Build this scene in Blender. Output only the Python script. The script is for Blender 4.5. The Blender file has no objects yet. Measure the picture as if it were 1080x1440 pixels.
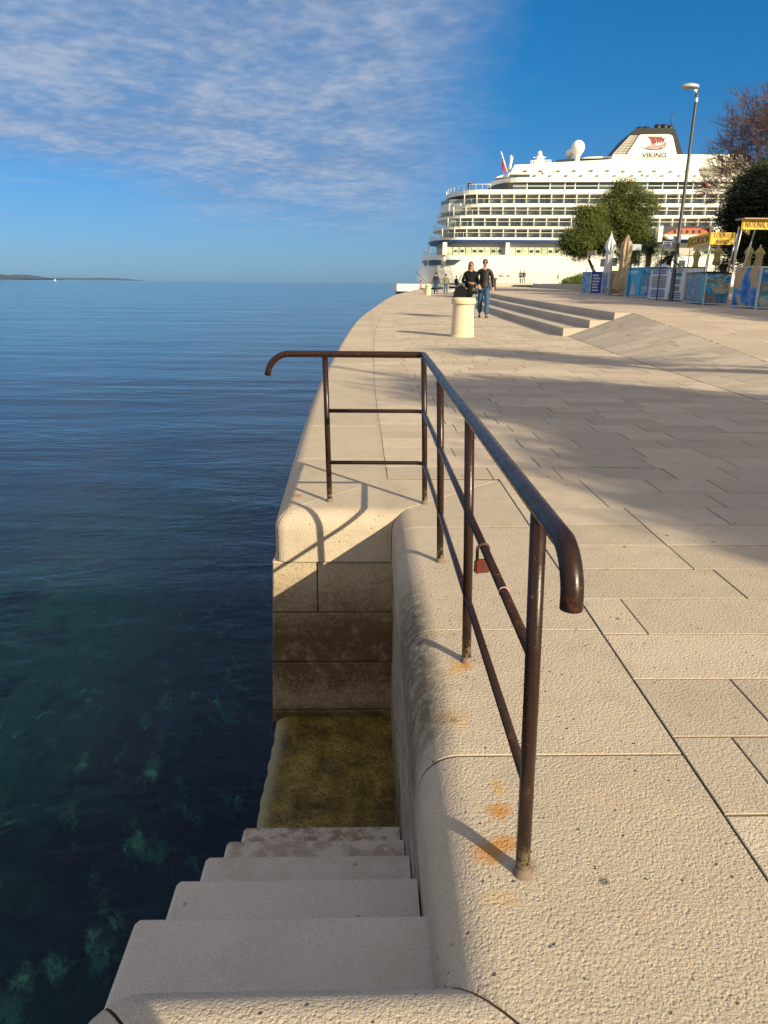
import bpy, bmesh, math, random
from mathutils import Vector, Matrix
random.seed(7)
R_ = math.radians
sc = bpy.context.scene
col = sc.collection

# ------------------------------------------------------------------ camera
CAM_H = 1.15
FPX, HOR, ROLL = 1000.0, 397.5, R_(.55)
PITCH = math.atan((720 - HOR) / FPX * math.cos(ROLL))
YAW = math.atan(28 / FPX * math.cos(PITCH))
_F = Vector((math.sin(YAW) * math.cos(PITCH), math.cos(YAW) * math.cos(PITCH), -math.sin(PITCH)))
_R = Vector((math.cos(YAW), -math.sin(YAW), 0)); _U = _R.cross(_F)
CR = _R * math.cos(ROLL) + _U * math.sin(ROLL); CU = -_R * math.sin(ROLL) + _U * math.cos(ROLL)
CPOS = Vector((0, 0, CAM_H))
cd = bpy.data.cameras.new('camera'); cam = bpy.data.objects.new('camera', cd); col.objects.link(cam)
cd.sensor_fit = 'VERTICAL'; cd.sensor_height = 36; cd.sensor_width = 27; cd.lens = 36 * FPX / 1440
cd.clip_start = .05; cd.clip_end = 60000
m = Matrix((CR, CU, -_F)).transposed().to_4x4(); m.translation = CPOS
cam.matrix_world = m
sc.camera = cam

# ------------------------------------------------------------------ light
SUN_EL = R_(23.4); SDX, SDY = .629, -.777            # horizontal direction towards the sun
w = bpy.data.worlds.new('World'); sc.world = w; w.use_nodes = True
wn, wl = w.node_tree.nodes, w.node_tree.links
wn.clear()
def N(nodes, t, **k):
    n = nodes.new(t)
    for a, v in k.items():
        if a == 'ins':
            for i, q in v.items(): n.inputs[i].default_value = q
        else: setattr(n, a, v)
    return n
out = N(wn, 'ShaderNodeOutputWorld'); bg = N(wn, 'ShaderNodeBackground')
sky = N(wn, 'ShaderNodeTexSky', sky_type='NISHITA', sun_disc=False, sun_elevation=SUN_EL,
        sun_rotation=math.atan2(SDX, SDY), altitude=0, air_density=1.0, dust_density=.35, ozone_density=2.6)
tc = N(wn, 'ShaderNodeTexCoord'); sep = N(wn, 'ShaderNodeSeparateXYZ'); wl.new(tc.outputs['Generated'], sep.inputs[0])
skr = N(wn, 'ShaderNodeValToRGB'); e_ = skr.color_ramp.elements
wl.new(sep.outputs[2], skr.inputs[0])
for q_ in range(4): e_.new(.5)
for q_, (p_, c_) in zip(e_, ((0, (.25,.50,.98,1)), (.08, (.26,.53,.92,1)), (.13, (.19,.55,.94,1)), (.22, (.075,.59,.98,1)), (.31, (.045,.62,1.03,1)), (.6, (.10,.60,.95,1)))): q_.position = p_; q_.color = c_
hsv = N(wn, 'ShaderNodeMix', data_type='RGBA', blend_type='MULTIPLY'); hsv.inputs[0].default_value = 1
wl.new(sky.outputs[0], hsv.inputs[6]); wl.new(skr.outputs[0], hsv.inputs[7])
def WM(op, a, b=None, c=None, clamp=False):
    n = N(wn, 'ShaderNodeMath', operation=op); n.use_clamp = clamp
    for i, q in enumerate((a, b, c)):
        if q is None: continue
        if isinstance(q, (int, float)): n.inputs[i].default_value = q
        else: wl.new(q, n.inputs[i])
    return n.outputs[0]
zz = WM('MAXIMUM', sep.outputs[2], .012)
zd = WM('ADD', zz, .05)
cu, cv = WM('DIVIDE', sep.outputs[0], zd), WM('DIVIDE', sep.outputs[1], zd)
cmb = N(wn, 'ShaderNodeCombineXYZ'); wl.new(cu, cmb.inputs[0]); wl.new(cv, cmb.inputs[1])
def wnoise(scale, detail, rough, sx=1, sy=1, rot=0, dist=0):
    mp = N(wn, 'ShaderNodeMapping'); mp.inputs['Scale'].default_value = (sx, sy, 1); mp.inputs['Rotation'].default_value = (0, 0, rot)
    wl.new(cmb.outputs[0], mp.inputs[0])
    n = N(wn, 'ShaderNodeTexNoise'); n.inputs['Scale'].default_value = scale; n.inputs['Detail'].default_value = detail
    n.inputs['Roughness'].default_value = rough; n.inputs['Distortion'].default_value = dist
    wl.new(mp.outputs[0], n.inputs['Vector']); return n.outputs[0]
def wstep(x, a, b):
    n = N(wn, 'ShaderNodeMapRange', interpolation_type='SMOOTHSTEP'); wl.new(x, n.inputs[0])
    n.inputs[1].default_value = a; n.inputs[2].default_value = b; return n.outputs[0]
big = wnoise(1.1, 3, .5); mid = wnoise(2.6, 5, .6, 1, .8, .5, .3); fine = wnoise(9, 4, .55, 1, .9, .5, .3)
az = WM('ARCTAN2', sep.outputs[0], sep.outputs[1])          # radians, + to the right
wob = WM('MULTIPLY', WM('SUBTRACT', mid, .5), .22)
azw = WM('ADD', az, wob)
elw = WM('ADD', sep.outputs[2], WM('MULTIPLY', WM('SUBTRACT', mid, .5), .06))
right = WM('SUBTRACT', 1, wstep(WM('SUBTRACT', azw, WM('MULTIPLY', sep.outputs[2], .25)), -.05, .15))
lowb = wstep(WM('ADD', elw, WM('MULTIPLY', az, .10)), .015, .135)       # lower boundary, dips towards the middle
gap = WM('SUBTRACT', 1, WM('MULTIPLY', WM('SUBTRACT', 1, wstep(az, -.36, -.16)), WM('SUBTRACT', 1, wstep(elw, .09, .17))))
dens = WM('MULTIPLY', right, WM('MULTIPLY', lowb, gap))
thin = WM('MULTIPLY', wstep(big, .42, .62), WM('MULTIPLY', right, .25))
tex = WM('ADD', WM('MULTIPLY', mid, .65), WM('MULTIPLY', fine, .35))
cover = WM('MULTIPLY', dens, WM('ADD', WM('MULTIPLY', wstep(tex, .38, .60), .28), .66), None, True)
cover = WM('MULTIPLY', cover, .92)
thinl = WM('MULTIPLY', thin, WM('MULTIPLY', wstep(wnoise(2.2, 4, .55, .25, 1.6), .45, .7), wstep(sep.outputs[2], .02, .07)))
cover = WM('MAXIMUM', cover, thinl)
ccol = N(wn, 'ShaderNodeMix', data_type='RGBA')
wl.new(wstep(WM('ADD', WM('MULTIPLY', big, .30), WM('ADD', WM('MULTIPLY', tex, .48), WM('MULTIPLY', wnoise(13, 3, .55, 1, .9, .9), .22))), .40, .63), ccol.inputs[0])
ccol.inputs[6].default_value = (1.9, 2.8, 4.5, 1); ccol.inputs[7].default_value = (4.2, 4.7, 5.9, 1)
cm = N(wn, 'ShaderNodeMix', data_type='RGBA'); wl.new(cover, cm.inputs[0]); wl.new(hsv.outputs[2], cm.inputs[6]); wl.new(ccol.outputs[2], cm.inputs[7])
# unseen bright cloud sheet overhead and behind the camera, added as neutral fill light
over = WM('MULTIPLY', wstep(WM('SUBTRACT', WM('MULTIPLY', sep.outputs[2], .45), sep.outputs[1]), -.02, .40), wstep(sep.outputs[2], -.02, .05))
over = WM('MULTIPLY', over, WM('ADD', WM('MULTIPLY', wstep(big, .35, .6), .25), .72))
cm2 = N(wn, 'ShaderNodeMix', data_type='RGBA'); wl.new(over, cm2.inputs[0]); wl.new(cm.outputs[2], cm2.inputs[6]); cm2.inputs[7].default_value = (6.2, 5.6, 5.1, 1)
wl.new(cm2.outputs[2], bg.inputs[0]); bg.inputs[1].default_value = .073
wl.new(bg.outputs[0], out.inputs[0])

sl = bpy.data.lights.new('sun', 'SUN'); sl.energy = 5.0; sl.angle = R_(.53); sl.color = (1, .85, .57)
so = bpy.data.objects.new('sun', sl); col.objects.link(so)
sd = Vector((-SDX * math.cos(SUN_EL), -SDY * math.cos(SUN_EL), -math.sin(SUN_EL)))
so.rotation_euler = sd.to_track_quat('-Z', 'Y').to_euler()
sc.view_settings.view_transform = 'Standard'; sc.view_settings.look = 'None'
sc.view_settings.exposure = .56; sc.view_settings.gamma = 1
sc.cycles.max_bounces = 8; sc.cycles.transparent_max_bounces = 24
sc.cycles.use_denoising = True
sc.cycles.volume_bounces = 0

# ------------------------------------------------------------------ measuring helpers (pixel of the 1080x1440 frame + a chosen depth -> metres)
def ray(x, y): return _F * FPX + CR * (x - 540) - CU * (y - 720)
def ony(x, y, Y): d = ray(x, y); return CPOS + d * (Y / d.y)
def onz(x, y, z): d = ray(x, y); return CPOS + d * ((z - CAM_H) / d.z)
def lerp(a, b, t): return a + (b - a) * t
def interp(x, pts):
    if x <= pts[0][0]: return pts[0][1]
    for (a, u), (b, v) in zip(pts, pts[1:]):
        if x <= b: return u + (v - u) * (x - a) / (b - a)
    return pts[-1][1]
def smooth(x, a, b):
    t = min(1, max(0, (x - a) / (b - a))); return t * t * (3 - 2 * t)
def G(y): return interp(y, [(0, 0), (5, 0), (22, .1), (60, .25), (100, .3), (300, .3)])
EDGE = [(-6, -.49), (3.55, -.485), (3.8, -.488), (4.85, -.519), (6.5, -.555), (9, -.575), (11.5, -.55), (14.5, -.50), (18, -.42), (21.6, -.31), (26, -.08), (32, .305), (38, .68), (45, 1.16), (57.5, 2.09), (68, 3.2), (80, 4.5), (103, 6.9), (120, 9.2), (150, 14)]
JOINT = [(4.22, .13), (5.3, .12), (7.35, .10), (9.5, .10), (11.6, .12), (16.1, .19), (21, .36), (26.5, .64), (32, .97), (39, 1.4), (45, 1.85), (57.5, 2.8), (68, 3.9), (80, 5.2), (103, 7.6), (120, 9.9), (150, 14.7)]
def crom(y, P):
    # smooth interpolation
    if y <= P[0][0]: return P[0][1]
    for k in range(len(P) - 1):
        if y <= P[k + 1][0]:
            p1, p2 = P[k], P[k + 1]; p0 = P[k - 1] if k else p1; p3 = P[k + 2] if k + 2 < len(P) else p2
            h = p2[0] - p1[0]; t = (y - p1[0]) / h
            m1 = (p2[1] - p0[1]) / max(1e-6, p2[0] - p0[0]) * h; m2 = (p3[1] - p1[1]) / max(1e-6, p3[0] - p1[0]) * h
            return (2*t**3-3*t*t+1)*p1[1] + (t**3-2*t*t+t)*m1 + (-2*t**3+3*t*t)*p2[1] + (t**3-t*t)*m2
    return P[-1][1]
def edge_x(y): return crom(y, EDGE)
def joint_x(y): return crom(y, JOINT)
def shift(y): return interp(y, [(16, 0), (22, .12), (30, .45), (39, 1.0), (50, 2.0), (75, 4.6)])
def plaza_z(y):
    return interp(y, [(5.5, 0), (9.4, .19), (10.2, .24), (12.2, .337), (14, .45), (16, .575), (20, .6), (22, .61), (60, .76), (100, .81), (300, .81)])
def ramp_b(y): return interp(y, [(5.5, 4.05), (9.5, 4.15), (12.3, 4.22), (16, 4.42)])
def ramp_t(y): return interp(y, [(5.5, 5.1), (9.4, 5.3), (12.2, 5.6), (16, 5.82)])
def S(x, y):                                   # walking surface
    g = G(y)
    if y < 16:
        b, t = ramp_b(y), ramp_t(y)
        return lerp(g, plaza_z(y), min(1, max(0, (x - b) / (t - b))))
    return plaza_z(y) if x > 5.43 + shift(y) - .01 else g
def onS(px, py):
    z = 0.
    for _ in range(80):
        P = onz(px, py, z)
        z = .6 * z + .4 * S(P.x, P.y)
    return P
def onP(px, py):
    z = .6
    for _ in range(60):
        P = onz(px, py, z); z = .5 * z + .5 * plaza_z(P.y)
    return P

# ------------------------------------------------------------------ mesh helpers
class MB:
    def __init__(s): s.v = []; s.f = []; s.mi = []; s.sm = []; s.va = []
    def add(s, vs, fs, mi=0, smooth=False, a=None):
        o = len(s.v); s.v += [tuple(q) for q in vs]
        s.va += [random.random() if a is None else a] * len(vs)
        for f in fs: s.f.append([o + i for i in f]); s.mi.append(mi); s.sm.append(smooth)
    def box(s, x0, x1, y0, y1, z0, z1, mi=0, a=None):
        s.add([(x0,y0,z0),(x1,y0,z0),(x1,y1,z0),(x0,y1,z0),(x0,y0,z1),(x1,y0,z1),(x1,y1,z1),(x0,y1,z1)],
              [(0,3,2,1),(4,5,6,7),(0,1,5,4),(1,2,6,5),(2,3,7,6),(3,0,4,7)], mi, False, a)
    def bar(s, a, b, w, h, mi=0, up=(0,0,1)):
        a, b = Vector(a), Vector(b); d = (b - a).normalized(); u = Vector(up)
        if abs(d.dot(u)) > .99: u = Vector((1,0,0))
        r = d.cross(u).normalized() * (w/2); q = r.cross(d).normalized() * (h/2)
        vs = [p + i*r + j*q for p in (a, b) for i, j in ((-1,-1),(1,-1),(1,1),(-1,1))]
        s.add(vs, [(0,1,2,3),(7,6,5,4),(0,4,5,1),(1,5,6,2),(2,6,7,3),(3,7,4,0)], mi)
    def tube(s, pts, r, n=14, mi=0, caps=True):
        pts = [Vector(p) for p in pts]; rs = r if isinstance(r, (list, tuple)) else [r]*len(pts)
        t0 = (pts[1]-pts[0]).normalized(); u = t0.orthogonal().normalized(); vs = []
        for i, p in enumerate(pts):
            t = ((pts[min(i+1,len(pts)-1)]-p).normalized() + (p-pts[max(i-1,0)]).normalized())
            t = t.normalized() if t.length > 1e-6 else t0
            u = (u - t*u.dot(t)).normalized(); w_ = t.cross(u)
            for k in range(n):
                c = 2*math.pi*k/n; vs.append(p + (u*math.cos(c) + w_*math.sin(c))*rs[i])
        fs = [(i*n+k, i*n+(k+1)%n, (i+1)*n+(k+1)%n, (i+1)*n+k) for i in range(len(pts)-1) for k in range(n)]
        s.add(vs, fs, mi, True)
        if caps:
            o = len(s.v) - len(vs); L = len(pts)-1
            s.f.append([o+k for k in reversed(range(n))]); s.mi.append(mi); s.sm.append(False)
            s.f.append([o+L*n+k for k in range(n)]); s.mi.append(mi); s.sm.append(False)
    def lathe(s, prof, c=(0,0,0), n=32, mi=0, smooth=True):
        vs = [(c[0]+r*math.cos(2*math.pi*k/n), c[1]+r*math.sin(2*math.pi*k/n), c[2]+z) for r, z in prof for k in range(n)]
        fs = [(i*n+k, i*n+(k+1)%n, (i+1)*n+(k+1)%n, (i+1)*n+k) for i in range(len(prof)-1) for k in range(n)]
        s.add(vs, fs, mi, smooth)
    def sphere(s, c, r, mi=0, n=16, m=10, sc_=(1,1,1)):
        prof = [(max(1e-4, math.sin(math.pi*i/m)), -math.cos(math.pi*i/m)) for i in range(m+1)]
        vs = [(c[0]+r*sc_[0]*q*math.cos(2*math.pi*k/n), c[1]+r*sc_[1]*q*math.sin(2*math.pi*k/n), c[2]+r*sc_[2]*z) for q, z in prof for k in range(n)]
        fs = [(i*n+k, i*n+(k+1)%n, (i+1)*n+(k+1)%n, (i+1)*n+k) for i in range(m) for k in range(n)]
        s.add(vs, fs, mi, True)
    def prism(s, poly, z0, z1, mi=0, mtop=None, axis='z'):
        n = len(poly)
        if axis == 'z': lo = [(x,y,z0) for x,y in poly]; hi = [(x,y,z1) for x,y in poly]
        else: lo = [(x,z0,y) for x,y in poly]; hi = [(x,z1,y) for x,y in poly]     # polygon in x-z, extruded in y
        ar = sum(poly[i][0]*poly[(i+1)%n][1]-poly[(i+1)%n][0]*poly[i][1] for i in range(n))
        if axis == 'y': ar = -ar
        if (ar > 0) == (z1 > z0):
            s.add(lo+hi, [tuple(reversed(range(n)))] + [(i,(i+1)%n,n+(i+1)%n,n+i) for i in range(n)], mi)
            o = len(s.v)-2*n; s.f.append([o+n+i for i in range(n)])
        else:
            s.add(lo+hi, [tuple(range(n))] + [(n+i,n+(i+1)%n,(i+1)%n,i) for i in range(n)], mi)
            o = len(s.v)-2*n; s.f.append([o+n+i for i in reversed(range(n))])
        s.mi.append(mi if mtop is None else mtop); s.sm.append(False)
    def build(s, name, mats, parent=None, loc=None):
        me = bpy.data.meshes.new(name); me.from_pydata(s.v, [], s.f)
        for q in (mats if isinstance(mats, (list, tuple)) else [mats]): me.materials.append(q)
        me.polygons.foreach_set('material_index', s.mi); me.polygons.foreach_set('use_smooth', s.sm)
        at = me.attributes.new('rnd', 'FLOAT', 'POINT'); at.data.foreach_set('value', s.va)
        me.update(); me.validate()
        o = bpy.data.objects.new(name, me); col.objects.link(o)
        if parent is not None: o.parent = parent
        if loc is not None: o.location = loc
        return o
def thing(name, label, cat, loc=(0,0,0), rz=0, group=None):
    o = bpy.data.objects.new(name, None); col.objects.link(o); o.empty_display_size = .1
    o.location = loc; o.rotation_euler = (0,0,rz); o['label'] = label; o['category'] = cat
    if group: o['group'] = group
    return o
def tag(o, label, cat, group=None):
    o['label'] = label; o['category'] = cat
    if group: o['group'] = group
    return o
def kind(o, k, label=None):
    o['kind'] = k
    if label: o['label'] = label
    return o
def textmesh(body, size, mat, name, parent=None, extrude=.002, mw=None, align='CENTER', squash=1, shear=0, offset=0):
    c = bpy.data.curves.new(name, 'FONT'); c.body = body; c.size = size; c.extrude = extrude
    c.align_x = align; c.align_y = 'CENTER'; c.shear = shear; c.resolution_u = 3; c.offset = offset; c.space_line = .95
    t = bpy.data.objects.new(name+'_src', c); col.objects.link(t)
    dg = bpy.context.evaluated_depsgraph_get()
    me = bpy.data.meshes.new_from_object(t.evaluated_get(dg)); bpy.data.objects.remove(t)
    me.materials.clear(); me.materials.append(mat)
    for v in me.vertices: v.co.x *= squash
    o = bpy.data.objects.new(name, me); col.objects.link(o)
    if mw is not None: me.transform(mw)
    if parent is not None: o.parent = parent
    return o

# ------------------------------------------------------------------ materials
def srgb(h):
    h = h.lstrip('#'); c = [int(h[i:i+2], 16)/255 for i in (0, 2, 4)]
    return tuple((q/12.92 if q <= .04045 else ((q+.055)/1.055)**2.4) for q in c) + (1,)
class NT:
    def __init__(s, name):
        s.m = bpy.data.materials.new(name); s.m.use_nodes = True; s.t = s.m.node_tree; s.n = s.t.nodes; s.l = s.t.links
        s.n.clear(); s.out = s.n.new('ShaderNodeOutputMaterial'); s.tc = s.n.new('ShaderNodeTexCoord')
        s.geo = s.n.new('ShaderNodeNewGeometry')
    def set(s, sock, v):
        if isinstance(v, (int, float, tuple, list)): sock.default_value = v
        else: s.l.new(v, sock)
    def bsdf(s, **k):
        b = s.n.new('ShaderNodeBsdfPrincipled'); s.l.new(b.outputs[0], s.out.inputs[0])
        for a, v in k.items(): s.set(b.inputs[a.replace('_', ' ')], v)
        return b
    def map(s, scale=(1,1,1), rot=(0,0,0), src=None):
        mp = s.n.new('ShaderNodeMapping'); mp.inputs['Scale'].default_value = scale; mp.inputs['Rotation'].default_value = rot
        s.l.new(src or s.geo.outputs['Position'], mp.inputs[0]); return mp.outputs[0]
    def noise(s, scale, detail=4, rough=.55, vec=None, dist=0, ty='FBM'):
        n = s.n.new('ShaderNodeTexNoise'); n.inputs['Scale'].default_value = scale; n.inputs['Detail'].default_value = detail
        n.inputs['Roughness'].default_value = rough; n.inputs['Distortion'].default_value = dist
        s.l.new(vec or s.geo.outputs['Position'], n.inputs['Vector']); return n.outputs[0]
    def vor(s, scale, vec=None, feature='F1', rnd=1):
        n = s.n.new('ShaderNodeTexVoronoi'); n.feature = feature; n.inputs['Scale'].default_value = scale; n.inputs['Randomness'].default_value = rnd
        s.l.new(vec or s.geo.outputs['Position'], n.inputs['Vector']); return n
    def step(s, x, a, b, lo=0, hi=1):
        n = s.n.new('ShaderNodeMapRange'); n.interpolation_type = 'SMOOTHSTEP'; s.l.new(x, n.inputs[0])
        for i, v in zip((1,2,3,4), (a,b,lo,hi)): n.inputs[i].default_value = v
        return n.outputs[0]
    def math(s, op, a, b=None, clamp=False):
        n = s.n.new('ShaderNodeMath'); n.operation = op; n.use_clamp = clamp
        s.set(n.inputs[0], a)
        if b is not None: s.set(n.inputs[1], b)
        return n.outputs[0]
    def mix(s, f, a, b, mode='MIX'):
        n = s.n.new('ShaderNodeMix'); n.data_type = 'RGBA'; n.blend_type = mode
        s.set(n.inputs[0], f); s.set(n.inputs[6], a); s.set(n.inputs[7], b); return n.outputs[2]
    def ramp(s, x, stops):
        n = s.n.new('ShaderNodeValToRGB'); s.l.new(x, n.inputs[0]); e = n.color_ramp.elements
        while len(e) < len(stops): e.new(.5)
        for q, (p, c) in zip(e, stops): q.position = p; q.color = c
        return n.outputs[0]
    def bump(s, h, strength=1, dist=.01, normal=None):
        n = s.n.new('ShaderNodeBump'); n.inputs['Strength'].default_value = strength; n.inputs['Distance'].default_value = dist
        s.l.new(h, n.inputs['Height'])
        if normal is not None: s.l.new(normal, n.inputs['Normal'])
        return n.outputs[0]
    def attr(s, name):
        n = s.n.new('ShaderNodeAttribute'); n.attribute_name = name; return n.outputs['Fac']
    def xyz(s):
        n = s.n.new('ShaderNodeSeparateXYZ'); s.l.new(s.geo.outputs['Position'], n.inputs[0]); return n.outputs
    def blob(s, c, rx, ry=None, rz=None):           # soft ellipsoid mask in world space
        ry = ry or rx; rz = rz or rx
        a = s.n.new('ShaderNodeVectorMath'); a.operation = 'SUBTRACT'; s.l.new(s.geo.outputs['Position'], a.inputs[0]); a.inputs[1].default_value = c
        b = s.n.new('ShaderNodeVectorMath'); b.operation = 'MULTIPLY'; s.l.new(a.outputs[0], b.inputs[0]); b.inputs[1].default_value = (1/rx, 1/ry, 1/rz)
        d = s.n.new('ShaderNodeVectorMath'); d.operation = 'LENGTH'; s.l.new(b.outputs[0], d.inputs[0]); return d.outputs['Value']
def c4(r, g, b): return (r, g, b, 1)

def stone(name, base, var=.12, grain=1.0, rust=(), dirt=None, warm=0):
    s = NT(name)
    col0 = s.mix(s.noise(.9, 5, .6), c4(*[q*.86 for q in base]), c4(*[q*1.1 for q in base]))
    r = s.attr('rnd'); f = s.step(r, 0, 1, 1-var, 1+var*.6)
    cc = s.n.new('ShaderNodeVectorMath'); cc.operation = 'SCALE'; s.l.new(col0, cc.inputs[0]); s.l.new(f, cc.inputs['Scale'])
    cl = cc.outputs[0]
    cl = s.mix(s.step(s.noise(2.3, 6, .7), .50, .72, 0, .28), cl, c4(base[0]*1.12, base[1]*1.02, base[2]*.90))
    cl = s.mix(s.step(s.noise(7, 5, .65), .45, .75, 0, .34), cl, c4(base[0]*.62, base[1]*.60, base[2]*.58))
    # fine speckle and pits
    cl = s.mix(s.step(s.noise(210, 2, .5), .52, .68, 0, .32), cl, c4(base[0]*.50, base[1]*.46, base[2]*.42))
    v = s.vor(34); pit = s.math('MULTIPLY', s.step(v.outputs['Distance'], .07, .17, 1, 0), s.step(s.noise(11, 2, .5), .50, .58))
    cl = s.mix(s.math('MULTIPLY', pit, .75), cl, c4(.07, .055, .045))
    vb = s.vor(80); cl = s.mix(s.math('MULTIPLY', s.step(vb.outputs['Distance'], .10, .22, .55, 0), s.step(s.noise(5, 4, .6), .42, .6)), cl, c4(base[0]*.35, base[1]*.31, base[2]*.28))
    v2 = s.vor(5.5); spot = s.math('MULTIPLY', s.step(v2.outputs['Distance'], .035, .075, 1, 0), .7)
    cl = s.mix(spot, cl, c4(.06, .05, .045))
    for (c, rx, ry, amt, colr) in rust:
        d = s.blob(c, rx, ry, .12)
        d = s.math('ADD', d, s.math('MULTIPLY', s.math('SUBTRACT', s.noise(28, 6, .75), .5), 2.2))
        cl = s.mix(s.step(d, .25, 1.1, amt, 0), cl, colr)
    if dirt: cl = dirt(s, cl)
    x, y, z = s.xyz()
    near = s.step(y, 2, 9, 1, .25)
    h = s.math('ADD', s.math('MULTIPLY', s.noise(118, 3, .66), 1.0), s.math('MULTIPLY', s.noise(270, 2, .6), .45))
    hv = s.vor(105); h = s.math('ADD', h, s.math('MULTIPLY', s.step(hv.outputs['Distance'], 0, .55), .35))
    h = s.math('SUBTRACT', h, s.math('MULTIPLY', pit, .9))
    b = s.bump(h, .95*grain, .0036); b = s.bump(s.noise(9, 4, .6), .35, .006, b)
    s.bsdf(Base_Color=cl, Roughness=.85, Normal=b, Specular_IOR_Level=.25)
    return s.m
RUST = c4(.50, .23, .05); RUST2 = c4(.56, .36, .13)
def rp(px, py): p = onz(px, py, 0); return (p.x, p.y, 0)
rust_list = [(rp(700,1108), .028, .035, .75, RUST2), (rp(702,1140), .036, .035, .85, RUST), (rp(690,1198), .050, .045, .85, RUST), (rp(712,1185), .035, .035, .8, RUST),
             (rp(705,1265), .05, .03, .35, RUST2), (rp(645,938), .04, .05, .75, RUST2), (rp(655,936), .025, .03, .8, RUST), (rp(640,1010), .06, .06, .4, RUST2), (rp(668,800), .0001, .0001, .0, RUST),
             (rp(418,697), .035, .05, .8, c4(.5,.16,.03)), (rp(740,1215), .03, .03, .45, c4(.16,.12,.05)), (rp(465,703), .012, .012, .8, RUST)]
def cop_dirt(s, cl):
    x, y, z = s.xyz()
    # grey lichen and grime along the rounded nose of the stair coping
    a = s.math('MULTIPLY', s.step(x, .17, .27, 1, 0), s.step(x, .05, .13))
    b = s.math('MULTIPLY', s.step(y, 1.45, 1.75), s.step(y, 2.3, 2.9, 1, .15))
    k = s.math('MULTIPLY', s.math('MULTIPLY', a, b), s.step(s.noise(26, 5, .7), .32, .56, .3, 1))
    cl = s.mix(s.math('MULTIPLY', k, .88), cl, c4(.085, .075, .055))
    k2 = s.math('MULTIPLY', s.math('MULTIPLY', s.step(x, .16, .5, 1, 0), b), s.step(s.noise(6, 5, .7), .42, .65))
    return s.mix(s.math('MULTIPLY', k2, .4), cl, c4(.25, .18, .11))
BASE = (.56, .475, .375)
M = {}
M['coping'] = stone('coping_stone', BASE, .08, 1.15, rust_list, cop_dirt)
M['paver'] = stone('paver_stone', (.55, .465, .37), .13, 1.0)
M['plaza'] = stone('plaza_stone', (.54, .45, .36), .12, .8)
M['ramp'] = stone('ramp_stone', (.56, .48, .39), .16, .8)
M['step'] = stone('step_stone', (.50, .44, .37), .06, .8)
M['bollard'] = stone('bollard_stone', (.68, .57, .41), .05, .35)
def grime(s, cl):
    x, y, z = s.xyz()
    st = s.noise(5, 5, .65, s.map((2.2, 2.2, .35)))
    k = s.math('MULTIPLY', s.step(z, -.50, -.62), s.step(s.math('ADD', st, s.math('MULTIPLY', z, -.12)), .44, .66))
    cl = s.mix(s.math('MULTIPLY', k, .0), cl, c4(.2,.1,.05))
    return cl
def wallmat():
    s = NT('stained_wall_stone')
    x, y, z = s.xyz()
    b = (.50, .41, .29)
    cl = s.mix(s.noise(4, 5, .6), c4(*[q*.75 for q in b]), c4(*[q*1.08 for q in b]))
    wob = s.math('MULTIPLY', s.math('SUBTRACT', s.noise(4.5, 6, .72), .5), .42)
    zw = s.math('ADD', z, wob)
    g1 = s.math('MULTIPLY', s.step(zw, -.28, -.58), .80)
    cl = s.mix(s.math('MULTIPLY', g1, s.step(s.noise(38, 4, .7), .30, .62, .45, 1)), cl, c4(.17, .12, .06))
    g2 = s.math('MULTIPLY', s.step(zw, -.52, -.70), s.step(zw, -1.10, -1.00))
    cl = s.mix(s.math('MULTIPLY', g2, s.step(s.noise(9, 5, .7), .34, .52, .15, .78)), cl, c4(.085, .040, .014))
    g3 = s.math('MULTIPLY', s.step(zw, -.86, -.98), s.step(s.noise(60, 4, .75), .48, .58))
    cl = s.mix(s.math('MULTIPLY', g3, .55), cl, c4(.30, .24, .15))
    cl = s.mix(s.step(s.noise(90, 4, .7), .50, .66, 0, .45), cl, c4(.06, .04, .02))
    cl = s.mix(s.math('MULTIPLY', s.step(z, -1.13, -1.235), s.step(s.noise(12,4,.6), .3, .6, .4, 1)), cl, c4(.075, .06, .012))
    h = s.math('ADD', s.noise(55, 4, .65), s.noise(160, 2, .5))
    s.bsdf(Base_Color=cl, Roughness=.85, Normal=s.bump(h, .8, .004), Specular_IOR_Level=.3)
    return s.m
M['wall'] = wallmat()
def sidewall():
    s = NT('eroded_side_wall_stone')
    x, y, z = s.xyz()
    wav = s.noise(3, 5, .7, s.map((1, 1.2, 5.5)), 1.2)
    wf = s.noise(9, 5, .7, s.map((1, .8, 7)), 1.5)
    cl = s.ramp(wav, [(.25, c4(.09,.07,.045)), (.45, c4(.30,.25,.18)), (.6, c4(.46,.40,.31)), (.8, c4(.22,.17,.11))])
    cl = s.mix(s.step(wf, .50, .62, 0, .6), cl, c4(.08, .06, .04))
    cl = s.mix(s.step(z, -.85, -1.15, 0, .75), cl, c4(.10, .085, .03))
    cl = s.mix(s.step(y, 2.9, 3.5, 0, .55), cl, c4(.42,.36,.27))
    h = s.math('ADD', wav, s.math('MULTIPLY', wf, .6))
    s.bsdf(Base_Color=cl, Roughness=.9, Normal=s.bump(h, 1, .02))
    return s.m
M['side'] = sidewall()
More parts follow.
